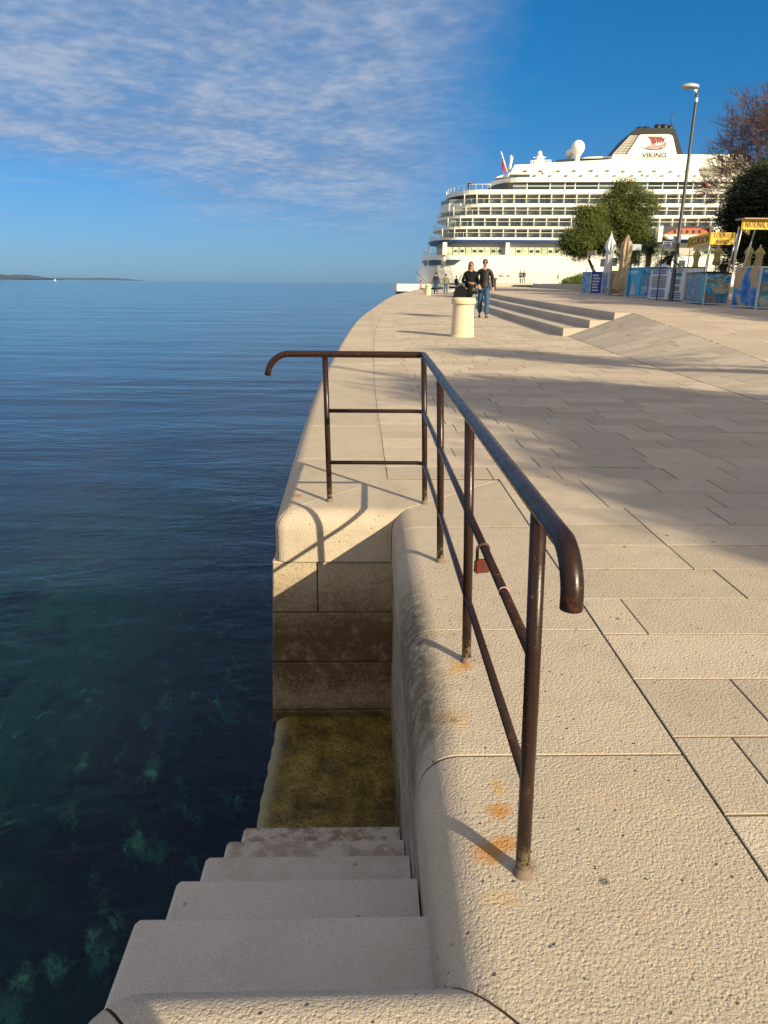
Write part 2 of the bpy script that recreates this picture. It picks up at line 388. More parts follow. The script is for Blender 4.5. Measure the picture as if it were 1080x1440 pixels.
def stairmat():
    s = NT('stair_stone'); x, y, z = s.xyz(); b = (.56, .50, .43)
    cl = s.mix(s.noise(5, 5, .6), c4(*[q*.85 for q in b]), c4(*[q*1.06 for q in b]))
    cl = s.mix(s.step(s.noise(260, 4, .7), .50, .64, 0, .42), cl, c4(.20, .17, .14))
    cl = s.mix(s.step(s.noise(3.2, 6, .7), .48, .70, 0, .30), cl, c4(.33, .27, .21))
    cl = s.mix(s.math('MULTIPLY', s.step(z, -.45, -1.05), s.step(s.noise(14, 5, .7), .42, .6, .1, .75)), cl, c4(.15, .085, .04))
    v = s.vor(13); sp = s.math('MULTIPLY', s.step(v.outputs['Distance'], .06, .13, 1, 0), s.step(s.noise(6), .5, .6))
    cl = s.mix(s.math('MULTIPLY', sp, .6), cl, c4(.08, .07, .06))
    d = s.blob((-.118, 1.045, -.207), .022, .014, .05); cl = s.mix(s.step(d, .6, 1.1, .8, 0), cl, c4(.10, .075, .06))
    s.bsdf(Base_Color=cl, Roughness=.8, Normal=s.bump(s.math('ADD', s.noise(120, 3, .6), s.noise(25, 3, .6)), .7, .003))
    return s.m
M['stair'] = stairmat()
def algae():
    s = NT('algae_covered_stone')
    cl = s.ramp(s.noise(5.0, 7, .72, None, .4), [(.33, c4(.030,.018,.005)), (.42, c4(.10,.065,.014)), (.56, c4(.24,.175,.030)), (.74, c4(.36,.29,.09))])
    cl = s.mix(s.step(s.noise(75, 5, .78), .47, .60, 0, .8), cl, c4(.035, .024, .006))
    cl = s.mix(s.step(s.noise(200, 3, .7), .56, .66, 0, .5), cl, c4(.45, .38, .16))
    x, y, z = s.xyz()
    cl = s.mix(s.math('MULTIPLY', s.step(x, -.42, -.51), .65), cl, c4(.36, .32, .20))
    h = s.math('ADD', s.noise(28, 5, .7), s.math('MULTIPLY', s.noise(110, 3, .6), .5))
    s.bsdf(Base_Color=cl, Roughness=.55, Normal=s.bump(h, 1, .012), Specular_IOR_Level=.3)
    return s.m
M['algae'] = algae()
def flat(name, c, rough=.6, var=.1, sc_=8, metal=0, spec=.5, bump=0, bs=60):
    s = NT(name); b = c[:3]
    cl = s.mix(s.noise(sc_, 4, .6), c4(*[q*(1-var) for q in b]), c4(*[min(1, q*(1+var)) for q in b]))
    k = dict(Base_Color=cl, Roughness=rough, Metallic=metal, Specular_IOR_Level=spec)
    if bump: k['Normal'] = s.bump(s.noise(bs, 4, .6), bump, .005)
    s.bsdf(**k); return s.m
def railpaint():
    s = NT('brown_rail_paint'); x, y, z = s.xyz()
    cl = s.mix(s.noise(30, 4, .6), c4(.017, .008, .006), c4(.030, .013, .009))
    cl = s.mix(s.step(s.noise(70, 5, .8), .655, .68, 0, .75), cl, c4(.26, .17, .11))
    cl = s.mix(s.math('MULTIPLY', s.step(z, .10, .02), s.step(s.noise(55, 4, .8), .46, .54)), cl, c4(.30, .24, .16))
    cl = s.mix(s.step(s.noise(18, 5, .75), .60, .66, 0, .5), cl, c4(.10, .035, .012))
    s.bsdf(Base_Color=cl, Roughness=s.step(s.noise(40, 4, .7), .3, .8, .22, .45), Normal=s.bump(s.noise(45, 5, .7), .3, .0015), Specular_IOR_Level=.35)
    return s.m
M['rail'] = railpaint()
M['rust'] = flat('rusty_iron', (.13, .028, .014), .85, .5, 90, 0, .3, .8, 300)
M['brass'] = flat('corroded_shackle', (.06, .028, .018), .6, .4, 90, .3)
M['tie'] = flat('pink_cable_tie', (.75, .35, .45), .5, .05)
M['grout'] = flat('joint_grout', (.20, .165, .125), .95, .35, 60, 0, .1, .6)
M['grout2'] = flat('dark_joint', (.19, .145, .11), .95, .3, 40, 0, .1)
M['ship'] = flat('ship_white_paint', (.87, .84, .76), .45, .03, .4)
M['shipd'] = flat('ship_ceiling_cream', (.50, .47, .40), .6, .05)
M['navy'] = flat('ship_blue_band', (.020, .055, .17), .4, .05)
M['black'] = flat('black_paint', (.012, .012, .014), .5, .2)
M['dkgrey'] = flat('dark_grey_metal', (.05, .05, .055), .5, .2)
M['grey'] = flat('grey_metal', (.075, .08, .085), .45, .1, 3, .4)
M['alu'] = flat('aluminium_post', (.55, .55, .55), .4, .08, 5, .5)
def shipglass(name, c, c2):
    s = NT(name); r = s.attr('rnd')
    cl = s.mix(s.step(r, .3, .7), c, c2)
    s.bsdf(Base_Color=cl, Roughness=.08, Specular_IOR_Level=.8); return s.m
M['glass'] = shipglass('cabin_glass', c4(.035,.055,.06), c4(.16,.20,.19))
M['glassd'] = shipglass('dark_lounge_glass', c4(.02,.035,.04), c4(.06,.09,.10))
M['glassg'] = shipglass('restaurant_glass', c4(.42,.50,.33), c4(.58,.62,.46))
M['orange'] = flat('lifeboat_orange', (.80, .13, .03), .5, .06)
M['pink'] = flat('pink_cloth', (.45, .22, .22), .8, .1)
M['red'] = flat('red_cloth', (.55, .03, .05), .7, .1)
M['yellow'] = flat('yellow_sign', (.68, .47, .03), .5, .06, 3)
M['redtxt'] = flat('sign_lettering_dark_red', (.16, .02, .015), .6, .05)
M['white'] = flat('white_board', (.68, .72, .74), .5, .05, 3)
M['greywh'] = flat('greyish_white_board', (.40, .44, .48), .5, .15, 5)
M['canvas_w'] = flat('white_canvas', (.62, .64, .68), .85, .08, 9, 0, .2, .5, 30)
M['canvas_b'] = flat('beige_canvas', (.40, .31, .21), .85, .12, 9, 0, .2, .5, 30)
M['canvas_k'] = flat('khaki_canvas', (.42, .36, .15), .85, .12, 9, 0, .2, .5, 30)
M['lbl'] = flat('light_blue_panel', (.03, .34, .56), .45, .12, 4)
M['teal'] = flat('turquoise_panel', (.02, .30, .36), .45, .12, 4)
M['dbl'] = flat('dark_blue_panel', (.02, .03, .25), .45, .1, 4)
M['ylp'] = flat('yellow_panel', (.62, .42, .02), .5, .12, 4)
M['skin'] = flat('skin', (.50, .27, .18), .55, .08, 20)
M['jacket'] = flat('black_jacket', (.009, .006, .009), .6, .3, 12, 0, .4, .5, 40)
M['coat'] = flat('black_coat', (.005, .005, .006), .8, .3, 12, 0, .2, .6, 40)
M['jeans'] = flat('blue_jeans', (.040, .10, .21), .85, .25, 14, 0, .2, .5, 50)
M['ljeans'] = flat('faded_jeans', (.13, .21, .28), .85, .2, 14)
M['trousers'] = flat('grey_trousers', (.17, .17, .18), .85, .2, 14)
M['olive'] = flat('olive_jacket', (.19, .21, .11), .8, .15, 12)
M['navyj'] = flat('navy_jacket', (.014, .016, .035), .8, .2, 12)
M['hairb'] = flat('blonde_brown_hair', (.17, .095, .045), .7, .3, 60)
M['haird'] = flat('dark_hair', (.015, .012, .010), .7, .2, 60)
M['hairg'] = flat('grey_short_hair', (.10, .075, .06), .8, .2, 60)
M['lens'] = flat('dark_lenses', (.01, .006, .005), .15, .1)
M['shoe'] = flat('dark_shoe', (.02, .018, .018), .6, .2)
M['bark'] = flat('pine_bark', (.13, .085, .055), .95, .35, 12, 0, .2, 1, 20)
M['barkd'] = flat('grey_bark', (.10, .075, .065), .95, .3, 12, 0, .2, 1, 20)
M['twig'] = flat('reddish_twigs', (.12, .075, .07), .95, .25, 5)
def leaf(name, a, b, trans=.15):
    s = NT(name); r = s.attr('rnd')
    cl = s.mix(r, a, b)
    d = s.bsdf(Base_Color=cl, Roughness=.6, Specular_IOR_Level=.25)
    return s.m
M['pine'] = leaf('pine_needles', c4(.024,.042,.010), c4(.13,.155,.030))
M['oak'] = leaf('dark_evergreen_leaves', c4(.010,.016,.007), c4(.045,.058,.018))
M['palm'] = leaf('palm_leaves', c4(.015,.025,.010), c4(.05,.065,.025))
M['hedge'] = leaf('hedge_leaves', c4(.05,.08,.012), c4(.13,.17,.035))
M['grass'] = leaf('lawn_grass', c4(.05,.09,.015), c4(.11,.15,.03))
def posterimg(name, kinds):
    s = NT(name); x, y, z = s.xyz()
    n = s.noise(1.7, 5, .6, s.map((1, 1, 1.6)), .8)
    cl = s.ramp(n, kinds)
    cl = s.mix(s.step(s.noise(9, 4, .6), .56, .62, 0, .30), cl, c4(.45,.55,.6))
    s.bsdf(Base_Color=cl, Roughness=.4); return s.m
M['sea1'] = posterimg('poster_sea_photo', [(.38, c4(.01,.03,.14)), (.47, c4(.01,.10,.38)), (.54, c4(.03,.32,.52)), (.60, c4(.42,.36,.24)), (.68, c4(.06,.05,.03))])
M['sea2'] = posterimg('poster_island_photo', [(.38, c4(.01,.08,.34)), (.50, c4(.02,.22,.52)), (.56, c4(.28,.50,.60)), (.60, c4(.04,.08,.03)), (.68, c4(.42,.33,.22))])
M['sea3'] = posterimg('poster_rocky_photo', [(.36, c4(.03,.03,.03)), (.44, c4(.22,.18,.13)), (.52, c4(.03,.14,.30)), (.60, c4(.01,.09,.34)), (.68, c4(.45,.5,.45))])
def mapmat():
    s = NT('poster_coast_map')
    n = s.noise(1.6, 6, .62, s.map((1,1,.8)), .5)
    cl = s.ramp(n, [(.36, c4(.01,.08,.42)), (.49, c4(.03,.24,.58)), (.50, c4(.50,.33,.17)), (.75, c4(.42,.28,.15))])
    s.bsdf(Base_Color=cl, Roughness=.4); return s.m
M['map'] = mapmat()
M['island'] = flat('far_island', (.030, .045, .055), .95, .3, .002)
M['foam'] = flat('white_hull', (.75, .76, .78), .5, .05)
M['seabed'] = None
HAZE = 3.5e-5
# ================================================================== quay, stairs, paving
WALLX, SEAX = .138, -.515; NEARY = .958
RN = .098
PROF = [(0, -.276), (0, -RN)] + [(RN*(1-math.cos(R_(a))), -RN+RN*math.sin(R_(a))) for a in (12, 24, 36, 48, 60, 72, 84)] + [(RN, 0), (RN+.05, 0), (1e9, 0)]
def section(o, i, prof=PROF, sink=0, z0=0, w=None):
    o, i = Vector(o), Vector(i); w_ = .645
    r = []
    for d, z in prof:
        t = 1 if d > 100 else min(1, (d + sink) / w_)
        p = o.lerp(i, t); r.append((p.x, p.y, z0 + z - sink))
    return r
def loft(mb, secs, cap=True, mi=0, a=None, smooth_n=9):
    n = len(secs[0]); vs = [p for s_ in secs for p in s_]
    fs = [(k*n+j, (k+1)*n+j, (k+1)*n+j+1, k*n+j+1) for k in range(len(secs)-1) for j in range(n-1)]
    mb.add(vs, fs, mi, True, a)
    if cap:
        for s_, rev in ((secs[0], False), (secs[-1], True)):
            poly = list(s_) + [(s_[-1][0], s_[-1][1], s_[0][2])]
            idx = list(range(len(poly))); mb.add(poly, [tuple(reversed(idx)) if rev else tuple(idx)], mi, False, a)
quay = thing('quay_wall', 'pale stone quay wall with rounded coping blocks around the sunken stairs by the sea', 'quay wall', (0,0,0))
def arcst(cx, cy, r, a0, a1, inner, n=5):
    return [((cx+r*math.cos(R_(lerp(a0,a1,k/n))), cy+r*math.sin(R_(lerp(a0,a1,k/n)))), inner) for k in range(n+1)]
stones = []
IN_D = (.13, .27); IN_B = (.13, 4.22)
stones.append([((-.49,-1.6),(.13,-1.6)), ((-.49,-.4),(.13,-.4))])
stones.append([((-.49,-.4),(.13,-.4)), ((-.49,.84),(.13,.27))] + arcst(-.40,NEARY-.09,.09,180,135,IN_D,3)[1:])
stones.append(arcst(-.40,NEARY-.09,.09,135,90,IN_D,3) + [((WALLX,NEARY),(.815,.27))])
ys = [NEARY, 1.535, 2.225, 3.315, 3.55]
for k in range(4):
    a, b = ys[k], ys[k+1]
    st = [((WALLX, lerp(a,b,t)), (.815, lerp(a,b,t))) for t in (0, .5, 1)]
    if k == 0: st[0] = ((WALLX,NEARY),(.815,.27)); st[1] = ((WALLX, 1.2), (.815, 1.2))
    if k == 3: st = [((WALLX,3.315),(.815,3.315)), ((WALLX,3.55),(.815,4.2))]
    stones.append(st)
stones.append([((WALLX,3.55),(.815,4.2))] + list(arcst(-.425,3.61,.06,270,225,IN_B,3)))
y = 3.61; first = True
while y < 150:
    L = 1.15 if y < 30 else (2.3 if y < 70 else 6)
    if first: st = arcst(-.425,3.61,.06,225,180,IN_B,3) + [((edge_x(yy), yy), (joint_x(yy), yy)) for yy in (4.3, 4.75)]; y2 = 4.75; first = False
    else:
        y2 = y + L; st = [((edge_x(yy), yy), (joint_x(yy), yy)) for yy in (y, (y+y2)/2, y2)]
    stones.append(st); y = y2
def crosssec(st):
    return [section((o[0], o[1]), (i[0], i[1]), z0=G(o[1])) for o, i in st]
def trimst(st, g=.0028):
    st = [(Vector(o), Vector(i)) for o, i in st]
    def mv(a, b):
        d = (b[0]-a[0]); L = d.length; e = b[1]-a[1]
        return (a[0]+d*min(.4, g/max(L,1e-6)), a[1]+e*min(.4, g/max(L,1e-6)))
    n0 = mv(st[0], st[1]); n1 = mv(st[-1], st[-2])
    return [n0] + st[1:-1] + [n1]
for st in stones:
    mb = MB(); sec = crosssec(trimst(st)); v = random.random()
    # tiny arris at both ends
    def drop(s_, dz): return [(p[0], p[1], p[2]-dz) for p in s_]
    n = len(PROF)
    def mid2(a, b, t): return [tuple(lerp(p[i], q[i], t) for i in range(3)) for p, q in zip(a, b)]
    def gap(a, b): return max(.002, (Vector(a[0]) - Vector(b[0])).length)
    e0 = mid2(sec[0], sec[1], min(.2, .0025/gap(sec[0], sec[1]))); e1 = mid2(sec[-1], sec[-2], min(.2, .0025/gap(sec[-1], sec[-2])))
    body_ = [e0] + sec[1:-1] + [e1]
    vs = [p for s_ in body_ for p in s_]
    for j in range(n-1):                       # strips of their own so that flat parts stay flat
        sm = 1 <= j <= n-4
        if not sm: mb.add(vs, [(k*n+j, (k+1)*n+j, (k+1)*n+j+1, k*n+j+1) for k in range(len(body_)-1)], 0, False, v)
    mb.add(vs, [(k*n+j, (k+1)*n+j, (k+1)*n+j+1, k*n+j+1) for k in range(len(body_)-1) for j in range(1, n-3)], 0, True, v)
    for pr in ([drop(sec[0], .002), e0], [e1, drop(sec[-1], .002)]):
        mb.add(pr[0]+pr[1], [(j, n+j, n+j+1, j+1) for j in range(n-1)], 0, False, v)
    for s_, rev in ((drop(sec[0], .002), False), (drop(sec[-1], .002), True)):
        poly = list(s_) + [(s_[-1][0], s_[-1][1], s_[0][2])]; idx = list(range(len(poly)))
        mb.add(poly, [tuple(reversed(idx)) if rev else tuple(idx)], 1, False, v)
    mb.build('coping_stone', [M['coping'], M['grout2']], quay)
mb = MB()
allst = [q for st in stones for q in st]
loft(mb, [section(o, i, sink=.007, z0=G(o[1])) for o, i in allst], True, 0)
mb.build('mortar_joint', M['grout'], quay)
# wall under the coping: battered sea face
mb = MB()
def wallstrip(pts, zt, zb, batter=.03, mi=0):
    vs = []
    for (x, y_, nx, ny) in pts: vs += [(x, y_, zt + G(y_)), (x + nx*batter*(zt-zb), y_ + ny*batter*(zt-zb), zb)]
    mb.add(vs, [(2*k, 2*k+1, 2*k+3, 2*k+2) for k in range(len(pts)-1)], mi)
wallstrip([(edge_x(yy)+.012, yy, -1, 0) for yy in [3.57, 4, 5, 6, 7.5, 9, 11, 13, 16, 19, 22, 26, 30, 35, 40, 46, 52, 60, 70, 80, 95, 110, 130, 150]], -.27, -4.0)
wallstrip([(SEAX+.03, yy, -1, 0) for yy in (-1.6, .935)], -.27, -4.0, 0)
wallstrip([(SEAX+.03, .935, 0, 0), (.16, .935, 0, 0)], -.27, -1.6, 0)
mb.build('sea_face', M['wall'], quay)
mb = MB()
# end wall in courses (faces the camera)
def eblock(x0, x1, z0, z1, y=3.562):
    g = .0025; xb0 = lambda z: x0 - (.036*(-z-.276)/.95 if x0 < -.4 else 0)
    a, b = xb0(z1), xb0(z0); c = .006
    vs = [(b+g, y+c, z0+g), (x1-g, y+c, z0+g), (x1-g, y+c, z1-g), (a+g, y+c, z1-g),
          (b+g+c, y, z0+g+c), (x1-g-c, y, z0+g+c), (x1-g-c, y, z1-g-c), (a+g+c, y, z1-g-c),
          (b+g, y+.25, z0+g), (x1-g, y+.25, z0+g), (x1-g, y+.25, z1-g), (a+g, y+.25, z1-g)]
    mb.add(vs, [(4,5,6,7),(0,1,5,4),(1,2,6,5),(2,3,7,6),(3,0,4,7),(0,3,11,8),(1,9,10,2),(0,8,9,1),(3,2,10,11)])
eblock(-.503, -.262, -.582, -.278); eblock(-.262, .16, -.582, -.278)
eblock(-.503, .16, -.889, -.582); eblock(-.503, .16, -1.2, -.889); eblock(-.503, .16, -3, -1.2)
mb.build('end_wall', M['wall'], quay)
mb = MB(); mb.box(-.38, .3, 3.68, 3.9, -3.5, -.03); mb.build('wall_core', M['grout2'], quay)
mb = MB()
for a, b in zip([.87, 1.7, 2.6], [1.7, 2.6, 3.5625]):
    for z1, z0 in ((-.279, -.582), (-.582, -.889), (-.889, -1.4)):
        if random.random() < .3 and b < 3: pass
        mb.box(WALLX+.008+random.uniform(0,.004), .3, a+.0015, b-.0015, z0+.0015, z1-.0015)
mb.build('side_wall', M['side'], quay)
mb = MB(); mb.box(.25, .5, .4, 3.66, -3, -.03); mb.build('wall_core', M['grout2'], quay)

stairs = thing('stone_stairs', 'shaded stone steps going down to the sea beside the railing', 'stairs', (0,0,0))
nose = [.93, 1.248, 1.56, 1.86, 2.152, 2.452]
for k in range(1, 6):
    zt = -.2067*k; y0, y1 = nose[k-1], nose[k]; r = .012
    pf = [(y0, -3), (y1, -3), (y1, zt-r)] + [(y1-r+r*math.cos(R_(a)), zt-r+r*math.sin(R_(a))) for a in (22, 45, 67, 90)] + [(y0, zt)]
    mb = MB(); n = len(pf); x0, x1 = SEAX + .002*k*random.uniform(-1,1), WALLX + .004
    rs = .012
    vs = [(x0, q[0], q[1]) for q in pf] + [(x1, q[0], q[1]) for q in pf]
    # bevelled seaward edge
    vs2 = [(x0+rs, q[0], q[1]) for q in pf]
    vs[:n] = [(x0, q[0] - (rs if q[0] > y1-.001 else 0), q[1]-(rs if q[1] > zt-.02 else 0)) for q in pf]
    mb.add(vs + vs2, [tuple(range(n))] + [(2*n+i, 2*n+(i+1)%n, (i+1)%n, i) for i in range(n)] + [(n+i, n+(i+1)%n, 2*n+(i+1)%n, 2*n+i) for i in range(n)] + [tuple(n+i for i in reversed(range(n)))])
    mb.build('step', M['stair'], stairs)
mb = MB(); N_ = 26; vs = []; fs = []
for j in range(N_+1):
    for i in range(N_+1):
        x = lerp(SEAX+.003, WALLX+.01, i/N_); yy = lerp(2.452, 3.575, j/N_)
        e = min(1, (x-SEAX)/.06); n_ = .010*math.sin(x*31+yy*17)*math.sin(yy*23-x*11) + .006*math.sin(x*77+yy*51)
        vs.append((x + (.003*math.sin(yy*19)+.003*math.sin(yy*47)+.002*math.sin(yy*131) if i == 0 else 0), yy, -1.244 + n_*.5 - .035*(1-e)**2))
fs = [(j*(N_+1)+i, j*(N_+1)+i+1, (j+1)*(N_+1)+i+1, (j+1)*(N_+1)+i) for j in range(N_) for i in range(N_)]
mb.add(vs, fs, 0, True); o_ = len(vs)
mb.add([vs[j*(N_+1)] for j in range(N_+1)] + [(SEAX-.02, vs[j*(N_+1)][1], -3) for j in range(N_+1)], [(j, j+1, N_+2+j, N_+1+j) for j in range(N_)], 0)
mb.build('landing', M['algae'], stairs)

# ---- paving
def paver(mb, x0, x1, y0, y1, fn, g=.0026, c=.0026, dz=0, va=None):
    va = random.random() if va is None else va
    t = random.uniform(-.0012, .0012)
    def P(x, y, d): return (x, y, fn(x, y) + d + t + dz)
    o = [(x0+g, y0+g), (x1-g, y0+g), (x1-g, y1-g), (x0+g, y1-g)]; i = [(x0+g+c, y0+g+c), (x1-g-c, y0+g+c), (x1-g-c, y1-g-c), (x0+g+c, y1-g-c)]
    vs = [P(*q, -.02) for q in o] + [P(*q, -.0016) for q in o] + [P(*q, 0) for q in i]
    mb.add(vs, [(8,9,10,11)] + [(4+k, 4+(k+1)%4, 8+(k+1)%4, 8+k) for k in range(4)], 0, False, va)
    mb.add(vs[:8], [(k, (k+1)%4, 4+(k+1)%4, 4+k) for k in range(4)], 1, False, va)
RH = .2925
def rows(y0, y1, off=1.315):
    k = math.ceil((y0-off)/RH)
    while off + k*RH < y1: yield off + k*RH; k += 1
mb = MB()
for yy in rows(-2, 60):
    ye = yy + RH; ym = (yy+ye)/2
    xs = .819 if yy < 4.1 else joint_x(ym)
    xe = 14 if yy < 5.4 else (ramp_b(ym) if ym < 16 else 4.33 + shift(ym) + .05)
    if 4.0 < yy < 4.3 : xs = joint_x(4.24)
    x = xs; firstx = True
    while x < xe - .02:
        L = random.choice((.16, .3, .42, .5, .58, .66)) if yy < 5 and firstx else random.uniform(.38, .78)
        firstx = False
        x2 = min(xe, x + L)
        if xe - x2 < .15: x2 = xe
        y_lo = yy
        if yy < 4.2 < ye and x < .8: y_lo = 4.215
        paver(mb, x, x2, max(y_lo, -2), ye, S, dz=-.0005)
        x = x2
o = mb.build('promenade', [M['paver'], M['grout2']]); kind(o, 'structure', 'pale stone slab paving of the promenade')
mb = MB()
for yy in rows(5.4, 62, 5.4):
    ye = yy + RH; ym = (yy+ye)/2
    xs = ramp_t(ym) if ym < 16 else 5.43 + shift(ym) + .36
    x = xs
    while x < 24:
        x2 = x + random.uniform(.5, 1.1); paver(mb, x, x2, yy, ye, S); x = x2
o = mb.build('plaza', [M['plaza'], M['grout2']]); kind(o, 'structure', 'raised stone paved plaza above the steps')
mb = MB(); yy = 5.4
while yy < 16:
    ye = min(16, yy + .33); b, t = ramp_b((yy+ye)/2), ramp_t((yy+ye)/2); x = b
    while x < t - .01:
        x2 = min(t, x + random.uniform(.3, .9))
        if t - x2 < .2: x2 = t
        paver(mb, x + (.006 if x == b else 0), x2, yy, ye, S); x = x2
    yy = ye
o = mb.build('ramp', [M['ramp'], M['grout2']]); kind(o, 'structure', 'sloping stone ramp beside the broad steps')
# bedding sheet under the slabs
mb = MB(); ysx = [-30, -6, -2, 0, .5, 1, 2, 3, 4.0, 4.22] + [4.6 + .5*k for k in range(23)] + [16]
def strip(xsf, ylist, fn, d):
    secs = []
    for q in ylist: secs.append([(x, q, fn(x, q) + d) for x in xsf(q)])
    n = len(secs[0]); vs = [p for s_ in secs for p in s_]
    mb.add(vs, [(k*n+j, k*n+j+1, (k+1)*n+j+1, (k+1)*n+j) for k in range(len(secs)-1) for j in range(n-1)], 0)
strip(lambda q: [.60 if q < 4.22 else joint_x(q)-.25, (.60 if q < 4.22 else joint_x(q))+.1, ramp_b(q), ramp_t(q), 9, 90], ysx, S, -.0075)
up = [16 + 2*k for k in range(23)]
strip(lambda q: [joint_x(q)-.25, joint_x(q)+.2, 3, 4.6+shift(q)], up, lambda x, y_: G(y_), -.0075)
strip(lambda q: [5.5+shift(q), 7+shift(q), 12+shift(q), 90], up, lambda x, y_: plaza_z(y_), -.0075)
strip(lambda q: [.1 if q > 0 else -.49, 20, 90], [-30, -1.6], lambda x, y_: 0, -.0075)
o = mb.build('ground', M['grout2']); kind(o, 'structure')
mb = MB()
strip(lambda q: [joint_x(q)-.02, joint_x(q)+2, 4.6+shift(q)], [59.9, 64, 68, 74, 80, 90, 103, 112, 120, 130, 140, 150], lambda x, y_: G(y_), 0)
strip(lambda q: [5.7+shift(q), 12+shift(q), 24, 90], [61.9, 70, 80, 100, 120, 150], lambda x, y_: plaza_z(y_), 0)
strip(lambda q: [23.8, 50, 90], [5.4, 9.4, 10.2, 12.2, 14, 16, 20, 22, 40, 62], S, .001)
strip(lambda q: [13.9, 50, 90], [-30, 5.4], S, .001)
o = mb.build('far_paving', M['plaza']); kind(o, 'structure')
st_t = thing('plaza_steps', 'three long low stone steps rising from the promenade to the plaza', 'steps', (0,0,0))
for k, fx in enumerate((4.33, 4.9, 5.43)):
    mb = MB(); yy = 16.0
    depth = .62 if k < 2 else .36
    while yy < 76:
        L = 1.25; y2 = yy + L; a = random.random()
        f0, f1 = fx + shift(yy), fx + shift(y2); g = .002
        zt0, zt1 = G(yy) + .17*(k+1), G(y2) + .17*(k+1)
        c = .008
        def ring(f, yv, zt): return [(f, yv, zt-.6), (f, yv, zt-c), (f+c, yv, zt), (f+depth, yv, zt), (f+depth, yv, zt-.6)]
        A, B = ring(f0, yy+g, zt0), ring(f1, y2-g, zt1)
        mb.add(A + B, [(0,5,6,1),(1,6,7,2),(2,7,8,3),(3,8,9,4),(0,1,2,3,4),(9,8,7,6,5)], 0, False, a)
        yy = y2
    mb.build('step', M['step'], st_t)

# ---- railing
rail = thing('handrail', 'brown painted tubular steel railing at the top of the sea stairs', 'railing', (.322, 2.4, 0))
def rel(o, p): 
    o.parent = p; o.matrix_parent_inverse = Matrix.Translation(-Vector(p.location)); return o
def arc3(c, r, a0, a1, ax, n=8):
    # ax: pair of unit vectors
    return [Vector(c) + Vector(ax[0])*r*math.cos(R_(lerp(a0,a1,k/n))) + Vector(ax[1])*r*math.sin(R_(lerp(a0,a1,k/n))) for k in range(n+1)]
mb = MB()
HZ = .797; HR = .0168
pts = arc3((-.395,3.745,HZ-.115), .115, 178, 90, ((1,0,0),(0,0,1)), 9)
cy = 3.735; xr = .297; rc = .045
pts += [Vector((-.1,3.74,HZ)), Vector((xr-rc-.02,cy,HZ))] + arc3((xr-rc,cy-rc,HZ), rc, 90, 0, ((1,0,0),(0,1,0)), 6)
pts += [Vector((xr, 2.6, .790)), Vector((xr, 1.6, .786)), Vector((xr-.001, 1.06, .786))]
pts += arc3((xr,1.008,.786-.078), .078, 90, 180, ((0,1,0),(0,0,1)), 10)[1:] + [Vector((xr,.9299,.703))]
mb.tube(pts, HR, 18); rel(mb.build('top_rail', M['rail']), rail)
posts = [(.322,3.716),(.322,2.863),(.322,2.011),(.322,1.153)]
for x, y_ in posts:
    mb = MB(); mb.tube([(x, y_, -.02), (x-.012, y_, .4), (x-.026, y_, .785)], .0146, 16); rel(mb.build('post', M['rail']), rail)
mb = MB(); mb.tube([(-.199,3.752,-.02), (-.206,3.75,.4), (-.213,3.748,.795)], .0146, 16); rel(mb.build('post', M['rail']), rail)
for x, y_ in posts + [(-.199, 3.752)]:
    mb = MB(); mb.lathe([(.0150,.020),(.0158,.018),(.0165,.004),(.020,.0015),(.021,-.004)], (x-.0004,y_,0), 18); rel(mb.build('post_foot', M['grout2']), rail)
for z in (.503, .222):
    xm = .322 - .028*z/.785; mb = MB(); rc = .05
    pts = [Vector((-.2,3.748,z)), Vector((xm-rc-.06,3.745,z))] + arc3((xm-rc,3.745-rc,z), rc, 90, 0, ((1,0,0),(0,1,0)), 6) + [Vector((xm,2.5,z)), Vector((xm,1.155,z))]
    mb.tube(pts, .0105, 14); rel(mb.build('mid_rail', M['rail']), rail)
mb = MB(); mb.tube([(.3045,1.432,.503),(.3045,1.4335,.503)], .0122, 16); rel(mb.build('cable_tie', M['tie']), rail)
# padlock
lk = thing('padlock', 'rusty red padlock locked on the middle rail of the railing', 'padlock', (.304, 1.70, .503), R_(14))
mb = MB(); sh = [Vector((-.0145,0,-.036)), Vector((-.015,0,-.018))] + arc3((0,0,-.002), .0155, 180, 0, ((1,0,0),(0,0,1)), 9) + [Vector((.015,0,-.018)), Vector((.0145,0,-.036))]
mb.tube([q + Vector((-.004,0,0)) for q in sh], .0042, 10); mb.build('shackle', M['brass'], lk)
bm = bmesh.new(); bmesh.ops.create_cube(bm, size=1)
for v in bm.verts: v.co = Vector((v.co.x*.040*(1.06 if v.co.z < 0 else 1) - .004, v.co.y*.017, v.co.z*.036 - .047))
bmesh.ops.bevel(bm, geom=list(bm.edges), offset=.0035, segments=3, affect='EDGES')
me = bpy.data.meshes.new('lock_body'); bm.to_mesh(me); me.materials.append(M['rust']); o = bpy.data.objects.new('lock_body', me); col.objects.link(o); o.parent = lk
mb = MB(); mb.box(-.008, 0, -.0095, -.0075, -.055, -.041); mb.build('keyhole_plate', M['brass'], lk)

